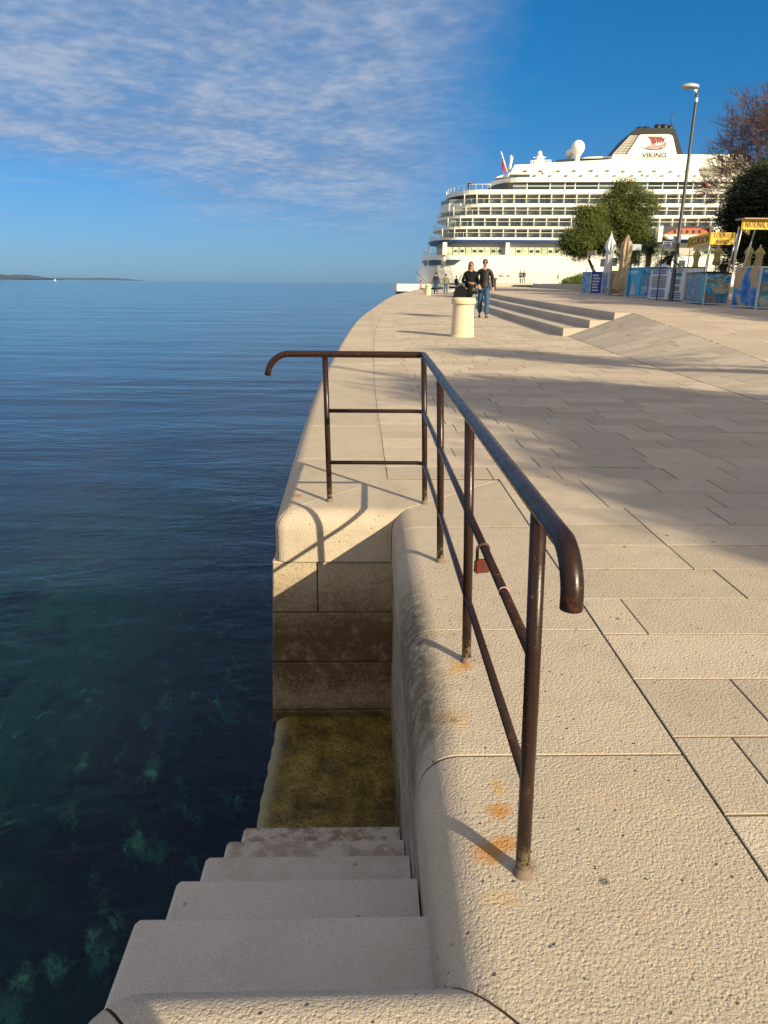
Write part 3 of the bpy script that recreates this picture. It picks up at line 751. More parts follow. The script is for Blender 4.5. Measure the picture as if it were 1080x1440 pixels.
# ---- bollards
def bollard(x, y_, label):
    t = thing('stone_bollard', label, 'bollard', (x, y_, G(y_)-.004), 0, 'stone bollards along the promenade')
    return t
bprof = [(.0,.0),(.262,.0),(.262,.012),(.258,.020),(.252,.02),(.245,.06),(.225,.58),(.222,.665),(.222,.672)]
cprof = [(.222,.672),(.250,.675),(.257,.690),(.258,.745),(.252,.775),(.235,.797),(.20,.808),(.0,.812)]
b0 = bollard(2.06, 15.65, 'big round cream stone bollard in front of the couple, nearest to the railing')
mb = MB(); mb.lathe(bprof, n=40); sh_ = mb.build('shaft', M['bollard'], b0)
mb = MB(); mb.lathe(cprof, n=40); ca_ = mb.build('cap', M['bollard'], b0)
for px, yy, lb in ((602, 58.0, 'small far stone bollard on the quay left of the walker in the navy jacket'), (692.5, 49.0, 'stone bollard half hidden behind the man in jeans')):
    x = ony(px, 405, yy).x; t = b0.copy(); col.objects.link(t); t.location = (x, yy, S(x, yy)-.004); t['label'] = lb
    for c in (sh_, ca_): d = c.copy(); col.objects.link(d); d.parent = t

# ================================================================== sea and seabed
s = NT('sea_water')
s.n.remove(s.out); s.out = s.n.new('ShaderNodeOutputMaterial')
x, y, z = s.xyz()
dist = s.math('SQRT', s.math('ADD', s.math('MULTIPLY', x, x), s.math('MULTIPLY', y, y)))
wv1 = s.noise(1, 4, .55, s.map((2.2, 4.2, 1), (0,0,R_(-14))), .6)
wv2 = s.noise(1, 4, .6, s.map((.35, 1.1, 1), (0,0,R_(6))), .5)
wv3 = s.noise(1, 3, .6, s.map((.03, .12, 1), (0,0,R_(-4))), .4)
wv0 = s.noise(1, 3, .6, s.map((9, 14, 1), (0,0,R_(20))), .3)
patch = s.step(s.noise(.22, 3, .5), .35, .65, .45, 1)
h = s.math('ADD', s.math('MULTIPLY', wv1, .030), s.math('MULTIPLY', wv2, .085))
h = s.math('ADD', s.math('MULTIPLY', h, patch), s.math('MULTIPLY', wv0, .005))
nb = s.n.new('ShaderNodeBump'); nb.inputs['Strength'].default_value = .62; nb.inputs['Distance'].default_value = 1; s.l.new(h, nb.inputs['Height'])
nb2 = s.n.new('ShaderNodeBump'); nb2.inputs['Distance'].default_value = 1.0; nb2.inputs['Strength'].default_value = .5; s.l.new(s.math('MULTIPLY', wv3, .5), nb2.inputs['Height']); s.l.new(nb.outputs[0], nb2.inputs['Normal'])
fr = s.n.new('ShaderNodeFresnel'); fr.inputs[0].default_value = 1.34; s.l.new(nb2.outputs[0], fr.inputs[1])
gl = s.n.new('ShaderNodeBsdfGlossy'); gl.inputs['Roughness'].default_value = .06; s.l.new(nb2.outputs[0], gl.inputs['Normal']); gl.inputs[0].default_value = (.82,.92,1,1)
tr = s.n.new('ShaderNodeBsdfTransparent'); tr.inputs[0].default_value = (.95, .97, .97, 1)
mx = s.n.new('ShaderNodeMixShader'); s.l.new(fr.outputs[0], mx.inputs[0]); s.l.new(tr.outputs[0], mx.inputs[1]); s.l.new(gl.outputs[0], mx.inputs[2])
s.l.new(mx.outputs[0], s.out.inputs[0])
va = s.n.new('ShaderNodeVolumeAbsorption'); va.inputs['Color'].default_value = (.02, .66, .66, 1); va.inputs['Density'].default_value = .38
s.l.new(va.outputs[0], s.out.inputs['Volume'])
M['sea'] = s.m
s = NT('seabed_rocks_and_weed'); x, y, z = s.xyz()
n1 = s.noise(1.1, 6, .66, s.map((1,.75,1),(0,0,.5)), .3); n2 = s.noise(4.5, 5, .65); n3 = s.noise(2.6, 5, .7, s.map((1,.7,1),(0,0,.6)))
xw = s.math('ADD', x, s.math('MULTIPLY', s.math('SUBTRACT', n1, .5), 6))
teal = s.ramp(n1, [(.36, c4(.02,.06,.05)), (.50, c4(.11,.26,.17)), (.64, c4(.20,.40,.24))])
cl = s.mix(s.step(xw, -1.4, -4.6), c4(.005,.012,.028), teal)  # navy near the quay: dark weed and wall shade painted in one colour
cl = s.mix(s.step(n3, .52, .66, 0, .50), cl, c4(.16,.34,.24))
cl = s.mix(s.math('MULTIPLY', s.step(n3, .58, .68), s.step(n2, .44, .66, 0, .8)), cl, c4(.50,.70,.44))
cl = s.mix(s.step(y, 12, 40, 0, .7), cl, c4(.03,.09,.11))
s.bsdf(Base_Color=cl, Roughness=.95, Specular_IOR_Level=0, Normal=s.bump(n1, 1, .3)); M['seabed'] = s.m
WZ = -1.275
mb = MB(); mb.box(-22000, 16000, -60, 30000, -60, WZ); o = mb.build('sea', M['sea']); kind(o, 'structure', 'calm blue green sea')
mb = MB()
bx = [-22000, -3000, -600, -200, -90, -50] + [-34 + 1*k for k in range(35)] + [20, 200, 16000]; by = [-60, -20] + [-6 + 1*k for k in range(46)] + [50, 70, 100, 160, 300, 800, 3000, 30000]
def bedz(x, y_):
    d = max(0, -.5 - x); r = math.hypot(x, y_)
    rock = .30*math.sin(x*1.3+y_*.7)*math.sin(y_*1.1-x*.4) + .18*math.sin(x*2.9-1)*math.sin(y_*2.3) if r < 60 else 0
    return -2.7 - 1.0*max(0, 1-d/1.0) - .07*min(d, 40) - .06*min(max(0, y_-3), 80) + rock - (30 if r > 600 else 0)
vs = [(x, y_, bedz(x, y_)) for y_ in by for x in bx]; n = len(bx)
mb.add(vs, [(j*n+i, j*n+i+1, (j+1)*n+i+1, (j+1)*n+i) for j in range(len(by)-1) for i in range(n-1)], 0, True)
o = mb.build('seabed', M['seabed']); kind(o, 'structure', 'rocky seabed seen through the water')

# ================================================================== islands on the horizon
def ridge(name, prof, Y, depth, label):
    mb = MB(); vs = []; n = 0; top = []
    for i in range(len(prof)-1):
        (xa, ya), (xb, yb) = prof[i], prof[i+1]
        for k in range(8):
            t = k/8; px = lerp(xa, xb, t); py = lerp(ya, yb, t)
            P = ony(px, py, Y); top.append((P.x, max(WZ, P.z + random.uniform(-1.2,1.2))))
    for x, zz_ in top: vs += [(x, Y-depth, WZ-2), (x, Y-depth*.45, WZ+(zz_-WZ)*.55), (x, Y, zz_), (x, Y+depth, WZ-2)]
    mb.add(vs, [(4*i+j, 4*i+4+j, 4*i+5+j, 4*i+1+j) for i in range(len(top)-1) for j in range(3)], 0, True)
    o = mb.build(name, M['island']); kind(o, 'structure', label)
ridge('hills', [(-260,391),(-160,383),(-80,378),(-20,382),(8,387),(30,390),(48,392.2)], 4200, 500, 'dark low island at the left edge of the horizon')
ridge('hills', [(0,390),(20,386),(40,386.2),(72,392)], 6500, 500, 'hazy hill on the horizon')
ridge('hills', [(40,392),(90,390.4),(115,390.8),(140,390.4),(165,391),(190,393.4)], 9000, 600, 'faint long islands on the horizon')
P = ony(77, 391, 1500)
sb = thing('sailing_boat', 'tiny white sailing boat on the horizon beside the island', 'boat', (P.x, 1500, WZ))
mb = MB(); mb.prism([(-2.5,.7),(2.8,.8),(2,-.2),(-2,-.2)], -.7, .7, 0, axis='y'); mb.build('hull', M['foam'], sb)
mb = MB(); mb.prism([(.1,1),(.1,4),(-2.1,1)], -.03, .03, 0, axis='y'); mb.prism([(.25,1),(.25,3.7),(1.9,.9)], -.03, .03, 0, axis='y'); mb.build('sail', M['foam'], sb)

# ================================================================== cruise ship
SY0 = 172.0; SANG = R_(-6.5)
P0 = ony(600, 404, SY0)
su = Vector((math.cos(SANG), math.sin(SANG), 0)); sn = Vector((-su.y, su.x, 0))
def sp(px, py, v=0):
    d = ray(px, py); t = (Vector((P0.x, P0.y, 0)) + sn*v - CPOS).dot(sn) / d.dot(sn); p = CPOS + d*t
    return ((p - Vector((P0.x, P0.y, 0))).dot(su), p.z - WZ)
ship = thing('cruise_ship', 'large white cruise ship with balcony decks and a black topped funnel moored beyond the promenade', 'cruise ship', (P0.x, P0.y, WZ), SANG)
BEAM = 27.0
def zf(py, px=720): return sp(px, py)[1]
UEND = sp(1190, 330)[0]
def deckpoly(u0, nose, v0=0., inset=0., u1=None, n=9):
    # plan outline with a rounded aft end; aft tip at u0 on the centreline
    u1 = UEND if u1 is None else u1
    hw = BEAM/2 - v0 - inset; cv_ = BEAM/2
    pts = [(u0 + inset + nose*(1-math.sin(math.pi*k/(2*n)) if False else 1-math.cos(math.pi/2*(1-k/n))), cv_ - hw*math.sin(math.pi/2*(1-k/n))) for k in range(n+1)]
    low = pts            # from side (v=v0) to centreline tip
    hi = [(u, 2*cv_-v) for u, v in reversed(low)][1:]
    return [(u1, cv_-hw)] + low + hi + [(u1, cv_+hw)]
def slab(name, px_left, y_top, y_bot, nose=7, v0=0., mat='ship', u1=None, px=720, par=None):
    mb = MB(); p = deckpoly(sp(px_left, y_bot)[0], nose, v0, 0, u1); mb.prism(p, zf(y_bot, px), zf(y_top, px)); return mb.build(name, M[mat], par or ship)
# hull: lofted sections with a raked, rounded stern
mb = MB(); secs = []
for py in (407, 398, 391, 380, 370, 358.6):
    xl = interp(py, [(358.6, 590.5), (370, 586.7), (391, 582.8), (398, 583), (407, 584)])
    u0, z = sp(xl, py); p = deckpoly(u0, interp(py, [(358, 8), (391, 11), (407, 13)]), interp(py, [(380, 0), (407, .6)]))
    secs.append([(u, v, z if py > 358.7 else zf(358.6)) for u, v in p])
secs.insert(0, [(u, v, -2) for u, v, z in secs[0]])
n = len(secs[0]); vs = [q for s_ in secs for q in s_]
mb.add(vs, [(k*n+j, k*n+(j+1)%n, (k+1)*n+(j+1)%n, (k+1)*n+j) for k in range(len(secs)-1) for j in range(n)] + [tuple(range((len(secs)-1)*n, len(secs)*n))], 0, False)
hull = mb.build('hull', M['ship'], ship)
# stern platform
u0, z0 = sp(549, 405); u1, z1 = sp(597, 405)
mb = MB(); mb.prism([(u1+6, 4), (u0+1.2, 4), (u0, 7), (u0, 20), (u0+1.2, 23), (u1+6, 23)], sp(560,408.5)[1]-.2, sp(560,401)[1]+.3, 0); mb.prism([(u1+6, 4.3), (u0+2, 4.3), (u0+.8, 7), (u0+.8, 20), (u0+2, 22.7), (u1+6, 22.7)], -.6, sp(560,408.5)[1]-.21, 1)
mb.build('stern_platform', [M['ship'], M['black']], ship)
# hull windows
for a, b, yt, yb, sl_ in ((591.8, 599, 365, 373, 0), (601.4, 620.8, 365, 372.8, 0), (627.2, 649, 365, 372.2, 9)):
    (ua, zt), (ub, zb) = sp(a, yt), sp(b, yb); mb = MB()
    k = sl_*.17
    poly = [(ua, zb), (ub-k*1.0, zb), (ub, zt), (ua, zt)]
    vv = -.06
    # follow the rounded stern in plan
    def hv(u): 
        uu0 = sp(588, 368)[0]; t = max(0, min(1, (u-uu0)/8)); return BEAM/2 - BEAM/2*math.sqrt(max(0, 1-(1-t)**2)) - .12
    nn = 6; vs = []
    for i in range(nn+1):
        t = i/nn; xb = lerp(poly[0][0], poly[1][0], t); xt = lerp(poly[3][0], poly[2][0], t)
        vs += [(xb, hv(xb), zb), (xt, hv(xt), zt), (xb, hv(xb)+.1, zb), (xt, hv(xt)+.1, zt)]
    mb.add(vs, [(4*i, 4*i+4, 4*i+5, 4*i+1) for i in range(nn)] + [(4*i+1, 4*i+5, 4*i+7, 4*i+3) for i in range(nn)] + [(4*i, 4*i+2, 4*i+6, 4*i+4) for i in range(nn)], 0, False, .1)
    mb.build('hull_window', M['glass'], ship)
for a in range(630, 930, 34):      # faint hull doors and marks
    pass
for a, b, yt, yb in ((703.5,708.5,385,388.5),(714,718,386.5,388),(785.5,786.5,384.5,391.5),(858,867,363,374),(845,852,364,375),(893,899,366,374),(955,963,366,375)):
    (ua, zt), (ub, zb) = sp(a, yt), sp(b, yb); mb = MB(); mb.box(ua, ub, -.05, .02, zb, zt); mb.build('hull_hatch', M['shipd'] if yt > 380 else M['glass'], ship)
# restaurant level
zA, zB = zf(358.6), zf(341.2)
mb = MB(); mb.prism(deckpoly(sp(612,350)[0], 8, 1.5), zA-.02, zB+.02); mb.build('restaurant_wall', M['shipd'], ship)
uw0 = sp(628, 350)[0]; uw1 = sp(1085, 350)[0]; k = 0; u = uw0; pw = 1.42
while u < uw1:
    if not (sp(710,350)[0] < u < sp(717.5,350)[0]):
        mb = MB(); mb.box(u+.10, u+pw-.10, 1.36, 1.48, zA+.1, zB-.95, 0, random.random()); pn = mb.build('window', M['glassg'], ship)
        if k % 1 == 0:
            mb = MB(); mb.box(u+.30, u+pw-.30, 1.30, 1.35, zA+.55, zB-1.5, 0, 0); mb.build('window_frame', M['glass'] if k % 3 else M['glassg'], pn)
    u += pw; k += 1
for a, b in ((622.5, 628.5), (711, 716.5)): mb = MB(); mb.box(sp(a,350)[0], sp(b,350)[0], .02, 1.5, zA, zB); mb.build('pillar', M['ship'], ship)
mb = MB(); mb.prism([(sp(599.5,358)[0], zA), (sp(601.5,358)[0], zA), (sp(603.5,341)[0], zB), (sp(601.5,341)[0], zB)], 8, 8.3, 0, axis='y')
mb.build('pillar', M['ship'], ship)
mb = MB(); u = sp(592, 358)[0]
def aftpath(u0, nose, v0, zz_, u1):
    return [(q[0], q[1], zz_) for q in deckpoly(u0, nose, v0, 0, u1)][:-1]
mb.tube(aftpath(sp(592,355)[0], 8, .1, zA+1.05, sp(622,355)[0]), .05, 5); 
for q in aftpath(sp(592,355)[0], 8, .1, zA, sp(622,355)[0]): mb.tube([q, (q[0], q[1], q[2]+1.05)], .04, 4)
mb.build('stern_rail', M['ship'], ship)
# blue band and balcony decks
slab('blue_band', 599.5, 337.2, 341.0, 8, -.04, 'navy', par=ship)
decks = [  # cabin left px, slab left px, floor y, ceiling y, slab(bottom band) y-top,y-bot
    (606, 601.0, 333.9, 322.0, 337.2), (614, 606.5, 318.3, 306.5, 322.0), (622, 613.0, 302.3, 291.0, 306.5), (637, 629.0, 286.0, 273.0, 291.0)]
sizes = 0
for (cx_, lx, fy, cyy, by_) in decks:
    d = slab('balcony_deck', lx, fy, by_, 8)
    zf0, zc0 = zf(fy), zf(cyy)
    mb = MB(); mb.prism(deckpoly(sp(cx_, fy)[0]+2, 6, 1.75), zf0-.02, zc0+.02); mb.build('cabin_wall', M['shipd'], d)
    # rail: glass + top bar
    P_ = aftpath(sp(lx, fy)[0]+.1, 8, .08, zf0+1.0, None)
    mb = MB(); mb.tube(P_, .055, 5)
    for q in P_[1:]: mb.tube([q, (q[0], q[1], q[2]-1.0)], .05, 4)
    mb.build('guard_rail', M['ship'], d)
    cab0 = sp(cx_+16, fy)[0]; u = cab0; pitch = 2.72; k = 0; div = MB()
    uend = sp(1085, fy)[0]
    while u < uend:
        if sizes < 100 and u + pitch < sp(1020, fy)[0]:
            mb = MB(); mb.box(u+.35+random.uniform(0,.2), u+pitch-.35, 1.60, 1.74, zf0+.02, zc0-.30, 0, random.random()); wd = mb.build('balcony_door', M['glass'], ship); sizes += 1
            mb = MB(); mb.box(u+pitch/2-.04, u+pitch/2+.04, 1.56, 1.60, zf0+.05, zc0-.35); mb.build('door_frame', M['shipd'], wd)
        div.box(u-.10, u+.10, .12, 1.76, zf0-.01, zc0+.01)
        cx0 = u + random.uniform(.5, 1.0)
        div.box(cx0, cx0+.55, .7, 1.2, zf0+.01, zf0+.45, 1); div.box(cx0+.45, cx0+.57, .7, 1.2, zf0+.4, zf0+.85, 1)
        if random.random() < .6: div.box(cx0+1.0, cx0+1.45, .7, 1.2, zf0+.01, zf0+.5, 1)
        u += pitch; k += 1
    div.build('balcony_divider', [M['ship'], M['dkgrey']], d)
    # glass balustrade, faintly tinted
    mb = MB(); mb.box(sp(lx+14, fy)[0], UEND, .06, .09, zf0+.02, zf0+.95, 0); 
    M.setdefault('balu', None)
    if M['balu'] is None:
        q = NT('balustrade_glass'); t_ = q.n.new('ShaderNodeBsdfTransparent'); t_.inputs[0].default_value = (.90,.94,.93,1); g_ = q.n.new('ShaderNodeBsdfGlossy'); g_.inputs['Roughness'].default_value = .05; g_.inputs[0].default_value = (.7,.75,.78,1)
        x_ = q.n.new('ShaderNodeMixShader'); x_.inputs[0].default_value = .07; q.l.new(t_.outputs[0], x_.inputs[1]); q.l.new(g_.outputs[0], x_.inputs[2]); q.l.new(x_.outputs[0], q.out.inputs[0]); M['balu'] = q.m
    mb.build('balustrade', M['balu'], d)
# aft lounge pod below the open deck
d5 = slab('upper_deck', 626, 266.5, 273.0, 8)
u0 = sp(618.5, 290)[0]; mb = MB()
mb.prism([(u0+7, 2.2), (u0+2, 3.2), (u0, 8), (u0, 19), (u0+2, 23.8), (u0+7, 24.8)], sp(620,295.5)[1], sp(620,284)[1]); mb.build('aft_terrace', M['ship'], ship)
mb = MB(); mb.prism([(u0+7, 2.3), (u0+2.1, 3.3), (u0+.1, 8), (u0+.1, 19), (u0+2.1, 23.7), (u0+7, 24.7)], sp(620,284)[1], sp(620,278)[1], 0); mb.build('terrace_screen', M['glass'], ship)
mb = MB(); P_ = aftpath(sp(626,270)[0]+.15, 8, .1, zf(266.5)+1.1, sp(690,266)[0]); mb.tube(P_, .06, 5)
for q in P_: mb.tube([q, (q[0], q[1], q[2]-1.1)], .05, 4)
mb.build('guard_rail', M['ship'], d5)
# lounge windows level
zE0, zE1 = zf(266.5), zf(256.0); uE = sp(689, 262)[0]
mb = MB(); mb.prism(deckpoly(uE, 5, .75), zE0-.02, zE1+.02); mb.build('lounge_wall', M['dkgrey'], ship)
u = uE + 5; k = 0; mul = MB()
while u < sp(978, 262)[0]:
    L = random.choice((2.2, 3.2, 5.0)); mb = MB(); mb.box(u, u+L-.16, .60, .72, zE0+.1, zE1-.15, 0, random.random()); mb.build('lounge_window', M['glassd'], ship)
    mul.box(u+L-.16, u+L+.02, .50, .76, zE0, zE1); u += L
mul.box(uE+5, sp(1005,262)[0], .50, .58, (zE0+zE1)/2-.05, (zE0+zE1)/2+.07)
mul.build('mullion', M['ship'], ship)
mb = MB(); mb.box(sp(978,262)[0], UEND, .6, .8, zE0, zE1); mb.build('wall_panel', M['shipd'], ship)
slab('sun_deck', 688.5, 249.3, 256.0, 7)
# top house, outline in elevation
def elev(pts, v0, v1, name, mat):
    mb = MB(); mb.prism([sp(*q, max(v0, 0)) for q in pts], v0, v1, 0, axis='y'); return mb.build(name, M[mat], ship)
elev([(714,250),(714.5,243.5),(718,242.5),(724,231.5),(749,231),(752,229.5),(780,228.5),(860,224),(862,217.3),(1042,217),(1056,225),(1058,229.5),(986,234.5),(982,238),(986,250)], 2.2, BEAM-2.2, 'top_house', 'ship')
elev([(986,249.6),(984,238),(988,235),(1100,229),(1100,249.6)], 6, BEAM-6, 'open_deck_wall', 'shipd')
elev([(697,249.5),(705,246.5),(714,244.5),(714,249.5)], 4, BEAM-4, 'aft_bulwark', 'ship')
mb = MB(); (ua, za), (ub, zb) = sp(716,243.2), sp(746.5,248.6); mb.prism([sp(714.8,248.6), sp(746.5,248.6), sp(746.5,243.2), sp(718.5,243.2)], 2.12, 2.22, 0, axis='y'); mb.build('bridge_window', M['glassd'], ship)
# railings, lamps and small gear on the upper side
mb = MB(); zR = zf(249.3)
for i in range(60):
    u = sp(748, 249)[0] + i*1.35; mb.tube([(u, .35, zR), (u, .35, zR+1.05)], .035, 4)
for hh in (.35, .7, 1.05): mb.tube([(sp(748,249)[0], .35, zR+hh), (sp(748,249)[0]+59*1.35, .35, zR+hh)], .03, 4)
mb.build('guard_rail', M['ship'], ship)
for i in range(26):
    px = 728 + i*11.6 + random.uniform(-2,2); py = 238.5 + random.uniform(-.6,.6) if i % 2 else 245.2
    if px > 984: continue
    u, zz_ = sp(px, py); mb = MB(); mb.box(u-.35, u+.35, 1.9, 2.19, zz_-.13, zz_+.10, 0); mb.build('deck_light', M['dkgrey'] if i % 3 else M['grey'], ship)
for px, py in ((763,243.5),(903,246.5)):
    u, zz_ = sp(px, py); mb = MB(); mb.sphere((u, .3, zz_), .26, 0, 10, 8, (1,.3,1)); mb.build('lifebuoy', M['red'], ship)
for px, py in ((994,260.5),): u, zz_ = sp(px, py); mb = MB(); mb.sphere((u, .3, zz_), .38, 0, 10, 8, (1,.3,1)); mb.build('lifebuoy', M['red'], ship)
# roof gear
mb = MB(); a = sp(749,229.5); b = sp(778,228.5)
mb.bar((a[0], 4, a[1]+1.1), (b[0], 4, b[1]+1.1), .1, .1)
for i in range(14): u = lerp(a[0], b[0], i/13); mb.bar((u, 4, a[1]-.2), (u, 4, a[1]+1.1), .12, .12)
mb.build('roof_rail', M['ship'], ship)
elev([(782,229),(783,224.5),(820,222.5),(858,221.5),(858,226)], 6, 12, 'roof_windows', 'glassd')
elev([(818,222.5),(828,220.5),(862,219.5),(862,222.3)], 5.5, 12.5, 'roof_canopy', 'ship')
elev([(858,226),(858,221),(866,221),(866,226)], 5, 12, 'roof_locker', 'ship')
def dome(px, py, rpx, v, foot):
    u, zz_ = sp(px, py, v); s_ = (sp(px+10, py, v)[0]-u)/10; t = MB(); t.sphere((u, v, zz_), rpx*s_, 0, 22, 14, (1,1,1.04)); dm = t.build('radar_dome', M['ship'], ship)
    t = MB(); zb = sp(px, foot, v)[1]-.6; t.lathe([(rpx*s_*.62, -rpx*s_*.8), (rpx*s_*.42, -rpx*s_*1.2), (rpx*s_*.36, zb-zz_)], (u, v, zz_), 14); t.build('dome_stand', M['ship'], dm)
dome(812.8, 207.8, 9.6, 6, 229); dome(801.5, 217, 6.2, 9, 228); dome(759, 215.6, 3.2, 5, 230)
u, zz_ = sp(759, 222, 5); mb = MB(); mb.lathe([(1.3,-1.6),(.9,.2),(.45,.6),(.5,.9)], (u,5,zz_), 12); mb.bar((u-1.4,5,zz_+.1),(u+1.4,5,zz_+.1),.15,.15); mb.build('radar_mast', M['ship'], ship)
# aft masts and flag
mb = MB(); mb.tube([(*sp(717.5,236)[:1], 8, sp(717.5,236)[1]), (sp(708,204)[0], 8, sp(708,204)[1])], .14, 6); mb.build('flag_staff', M['ship'], ship)
mb = MB(); mb.tube([(sp(719,234)[0], 6, sp(719,234)[1]), (sp(722,220)[0], 6, sp(722,220)[1]), (sp(722,211)[0], 6, sp(722,211)[1])], [.4,.3,.1], 6)
for yy in (214, 217): mb.bar((sp(720,yy)[0], 6, sp(722,yy)[1]), (sp(725.5,yy)[0], 6, sp(722,yy)[1]), .12, .12)
mb.build('aft_mast', M['ship'], ship)
mb = MB(); f = [sp(708.6,208), sp(711.5,213), sp(714,220), sp(715.5,231), sp(711.5,237), sp(709.8,230), sp(708.8,218)]; mb.prism(f, 7.96, 8.04, 0, axis='y'); fl = mb.build('ensign', M['red'], ship)
mb = MB(); mb.prism([sp(709.2,210), sp(711.2,213.5), sp(712.2,219), sp(709.4,218)], 7.93, 7.95, 0, axis='y'); mb.build('flag_canton', M['navy'], fl)
# funnel
fun = elev([(861.5,218.5),(893,181.5),(898,180),(946,180),(950,182),(961,219)], 2.6, 18.8, 'funnel', 'black')
mb = MB(); fw = [sp(*q, 2.2) for q in ((877,222.9), (881,217.8), (898.5,191), (901,189.3), (940,188.8), (945,190.5), (946.5,194), (951,214.5), (952,217.8), (953,222.9))]; mb.prism(fw, 2.1, 2.59, 0, axis='y'); fwh = mb.build('funnel_side', M['ship'], fun)
gr = MB()
for i in range(12):
    t = i/11; yy = lerp(217, 191.5, t); a = lerp(863, 885, t); b = lerp(880, 896.5, t)
    (ua, zz_), (ub, _) = sp(a, yy, 2.5), sp(b, yy, 2.5); gr.box(ua, ub, 2.42, 2.59, zz_-.09, zz_+.12)
for a0, a1 in ((862, 887), (868.5, 890)):
    gr.bar((sp(a0,217.5,2.4)[0], 2.5, sp(a0,217.5,2.4)[1]), (sp(a1,190.5,2.4)[0], 2.5, sp(a1,190.5,2.4)[1]), .3, .2)
gr.build('funnel_grille', M['shipd'], fun)
mb = MB(); 
for px in (901, 910, 922, 931, 941): u, zz_ = sp(px, 180.3, 8); mb.lathe([(.75,-.4),(.75,.35),(.6,.4),(0,.4)], (u, 8+random.uniform(-2,2), zz_), 12)
mb.build('exhaust_pipe', M['black'], fun)
u, zz_ = sp(945.8, 157, 12); mb = MB(); mb.tube([(u,12,sp(945.8,181,12)[1]), (u,12,zz_)], [.16,.07], 6); mb.build('antenna', M['dkgrey'], fun)
# emblem: longship with five curved sails, and the name under it
def ep(px, py): return sp(px, py, 2)
em = MB()
def qc(P, n=10):
    r = []
    for k in range(n+1):
        t = k/n; r.append(((1-t)**2*P[0][0]+2*t*(1-t)*P[1][0]+t*t*P[2][0], (1-t)**2*P[0][1]+2*t*(1-t)*P[1][1]+t*t*P[2][1]))
    return r
# (crop 8 coordinates: px = 840 + cx/7.714, py = 170 + cy/7.714)
def cc_(cx, cy_): return ep(840 + cx/7.714, 170 + cy_/7.714)
hl = qc([(478,268),(492,298),(545,300)]) + qc([(640,304),(735,300),(745,222)]) 
hb = qc([(745,222),(752,300),(670,310)]) + qc([(600,312),(500,314),(478,268)])
mb = MB(); mb.prism([cc_(*q) for q in hl + hb[1:-1]], 2.0, 2.095, 0, axis='y'); mb.build('emblem_hull', M['dkgrey'], fun)
mb = MB()
M['pinkgrey'] = flat('emblem_pale_red', (.50,.30,.27), .5, .05); M['dred'] = flat('emblem_dark_red', (.30,.05,.05), .5, .05)
mb.prism([cc_(*q) for q in qc([(545,270),(600,262),(612,235)]) + qc([(640,262),(700,262),(742,222)]) + qc([(720,292),(640,294),(530,292)])], 1.99, 2.096, 0, axis='y'); mb.build('emblem_deck', M['pinkgrey'], fun)
for k, x0 in enumerate((545, 580, 612, 642, 672)):
    mb = MB(); wd_ = 24 if k == 0 else 11; bx_ = 603 + k*27 if k else 600
    L_ = qc([(x0,170),(x0+44,185),(bx_-4,252-3*k)]); Rr = qc([(bx_+wd_*.6,246-4*k),(x0+wd_+62,196),(x0+wd_,168)])
    mb.prism([cc_(*q) for q in L_ + Rr], 1.97, 2.097, 0, axis='y'); mb.build('emblem_sail', M['dred'], fun)
mb = MB(); mb.prism([cc_(*q) for q in [(712,215),(716,195),(738,182),(746,188),(728,198),(724,220)]], 1.97, 2.097, 0, axis='y'); mb.build('emblem_prow', M['dred'], fun)
cN = cc_(620, 374); sz = (cc_(0,350)[1]-cc_(0,402)[1])
nm = textmesh('VIKING', sz*1.36, M['dkgrey'], 'funnel_lettering', fun, .03, None, squash=1.0, offset=.012)
xs_ = [v.co.x for v in nm.data.vertices]; wd_ = max(xs_)-min(xs_); tw = cc_(752,0)[0]-cc_(487,0)[0]
nm.data.transform(Matrix.Translation((cN[0], 2.06, cN[1])) @ Matrix.Rotation(math.pi/2, 4, 'X') @ Matrix.Diagonal((tw/wd_, 1, 1, 1)))
# lifeboats, in a recess right of the pine
elev([(925,340.5),(925,318.5),(1085,318),(1085,340.5)], -.03, .3, 'boat_recess', 'dkgrey')
for a, b in ((930, 994), (1010, 1072)):
    (u0, zt), (u1, zb) = sp(a, 322.5), sp(b, 337.5); zm = sp(a, 331)[1]; L = u1-u0; lb = MB()
    top = [(u0+.2, zm), (u0+1.6, zt-.5), (u0+3, zt), (u1-2.6, zt), (u1-1.2, zt-.4), (u1-.1, zm)]
    lb.prism(top, -2.6, .8, 0, axis='y'); bt = lb.build('lifeboat', M['orange'], ship)
    lb = MB(); lb.prism([(u0, zm), (u1, zm), (u1-1, zb), (u0+1.3, zb)], -2.7, .9, 0, axis='y'); lb.build('boat_hull', M['ship'] , bt)
    for k in range(5):
        lb = MB(); uu = lerp(u0+2.2, u1-2.6, k/4); lb.box(uu-.3, uu+.3, -2.64, -2.59, zm+.25, zm+.95, 0, .1); lb.build('boat_window', M['glass'], bt)
for px in (922, 998, 1004): 
    mb = MB(); (ua, zt), (ub, zb) = sp(px, 319), sp(px+3.4, 341); mb.box(ua, ub, -2.9, -.02, zb, zt); mb.build('davit', M['ship'], ship)
elev([(955,360),(955,342),(985,342),(985,358)], -.05, .2, 'tan_recess', 'shipd')
# ship mooring line + quay gear near the stern
mb = MB(); a = ony(585, 382, 171.5); b = Vector((a.x+3.6, 160, .6)); mb.tube([a, a.lerp(b,.5)+Vector((0,0,-.6)), ony(640, 403, 150)], .05, 5); o = mb.build('mooring_rope', M['dkgrey']); tag(o, 'dark mooring rope running from the ship stern down to the quay', 'rope')

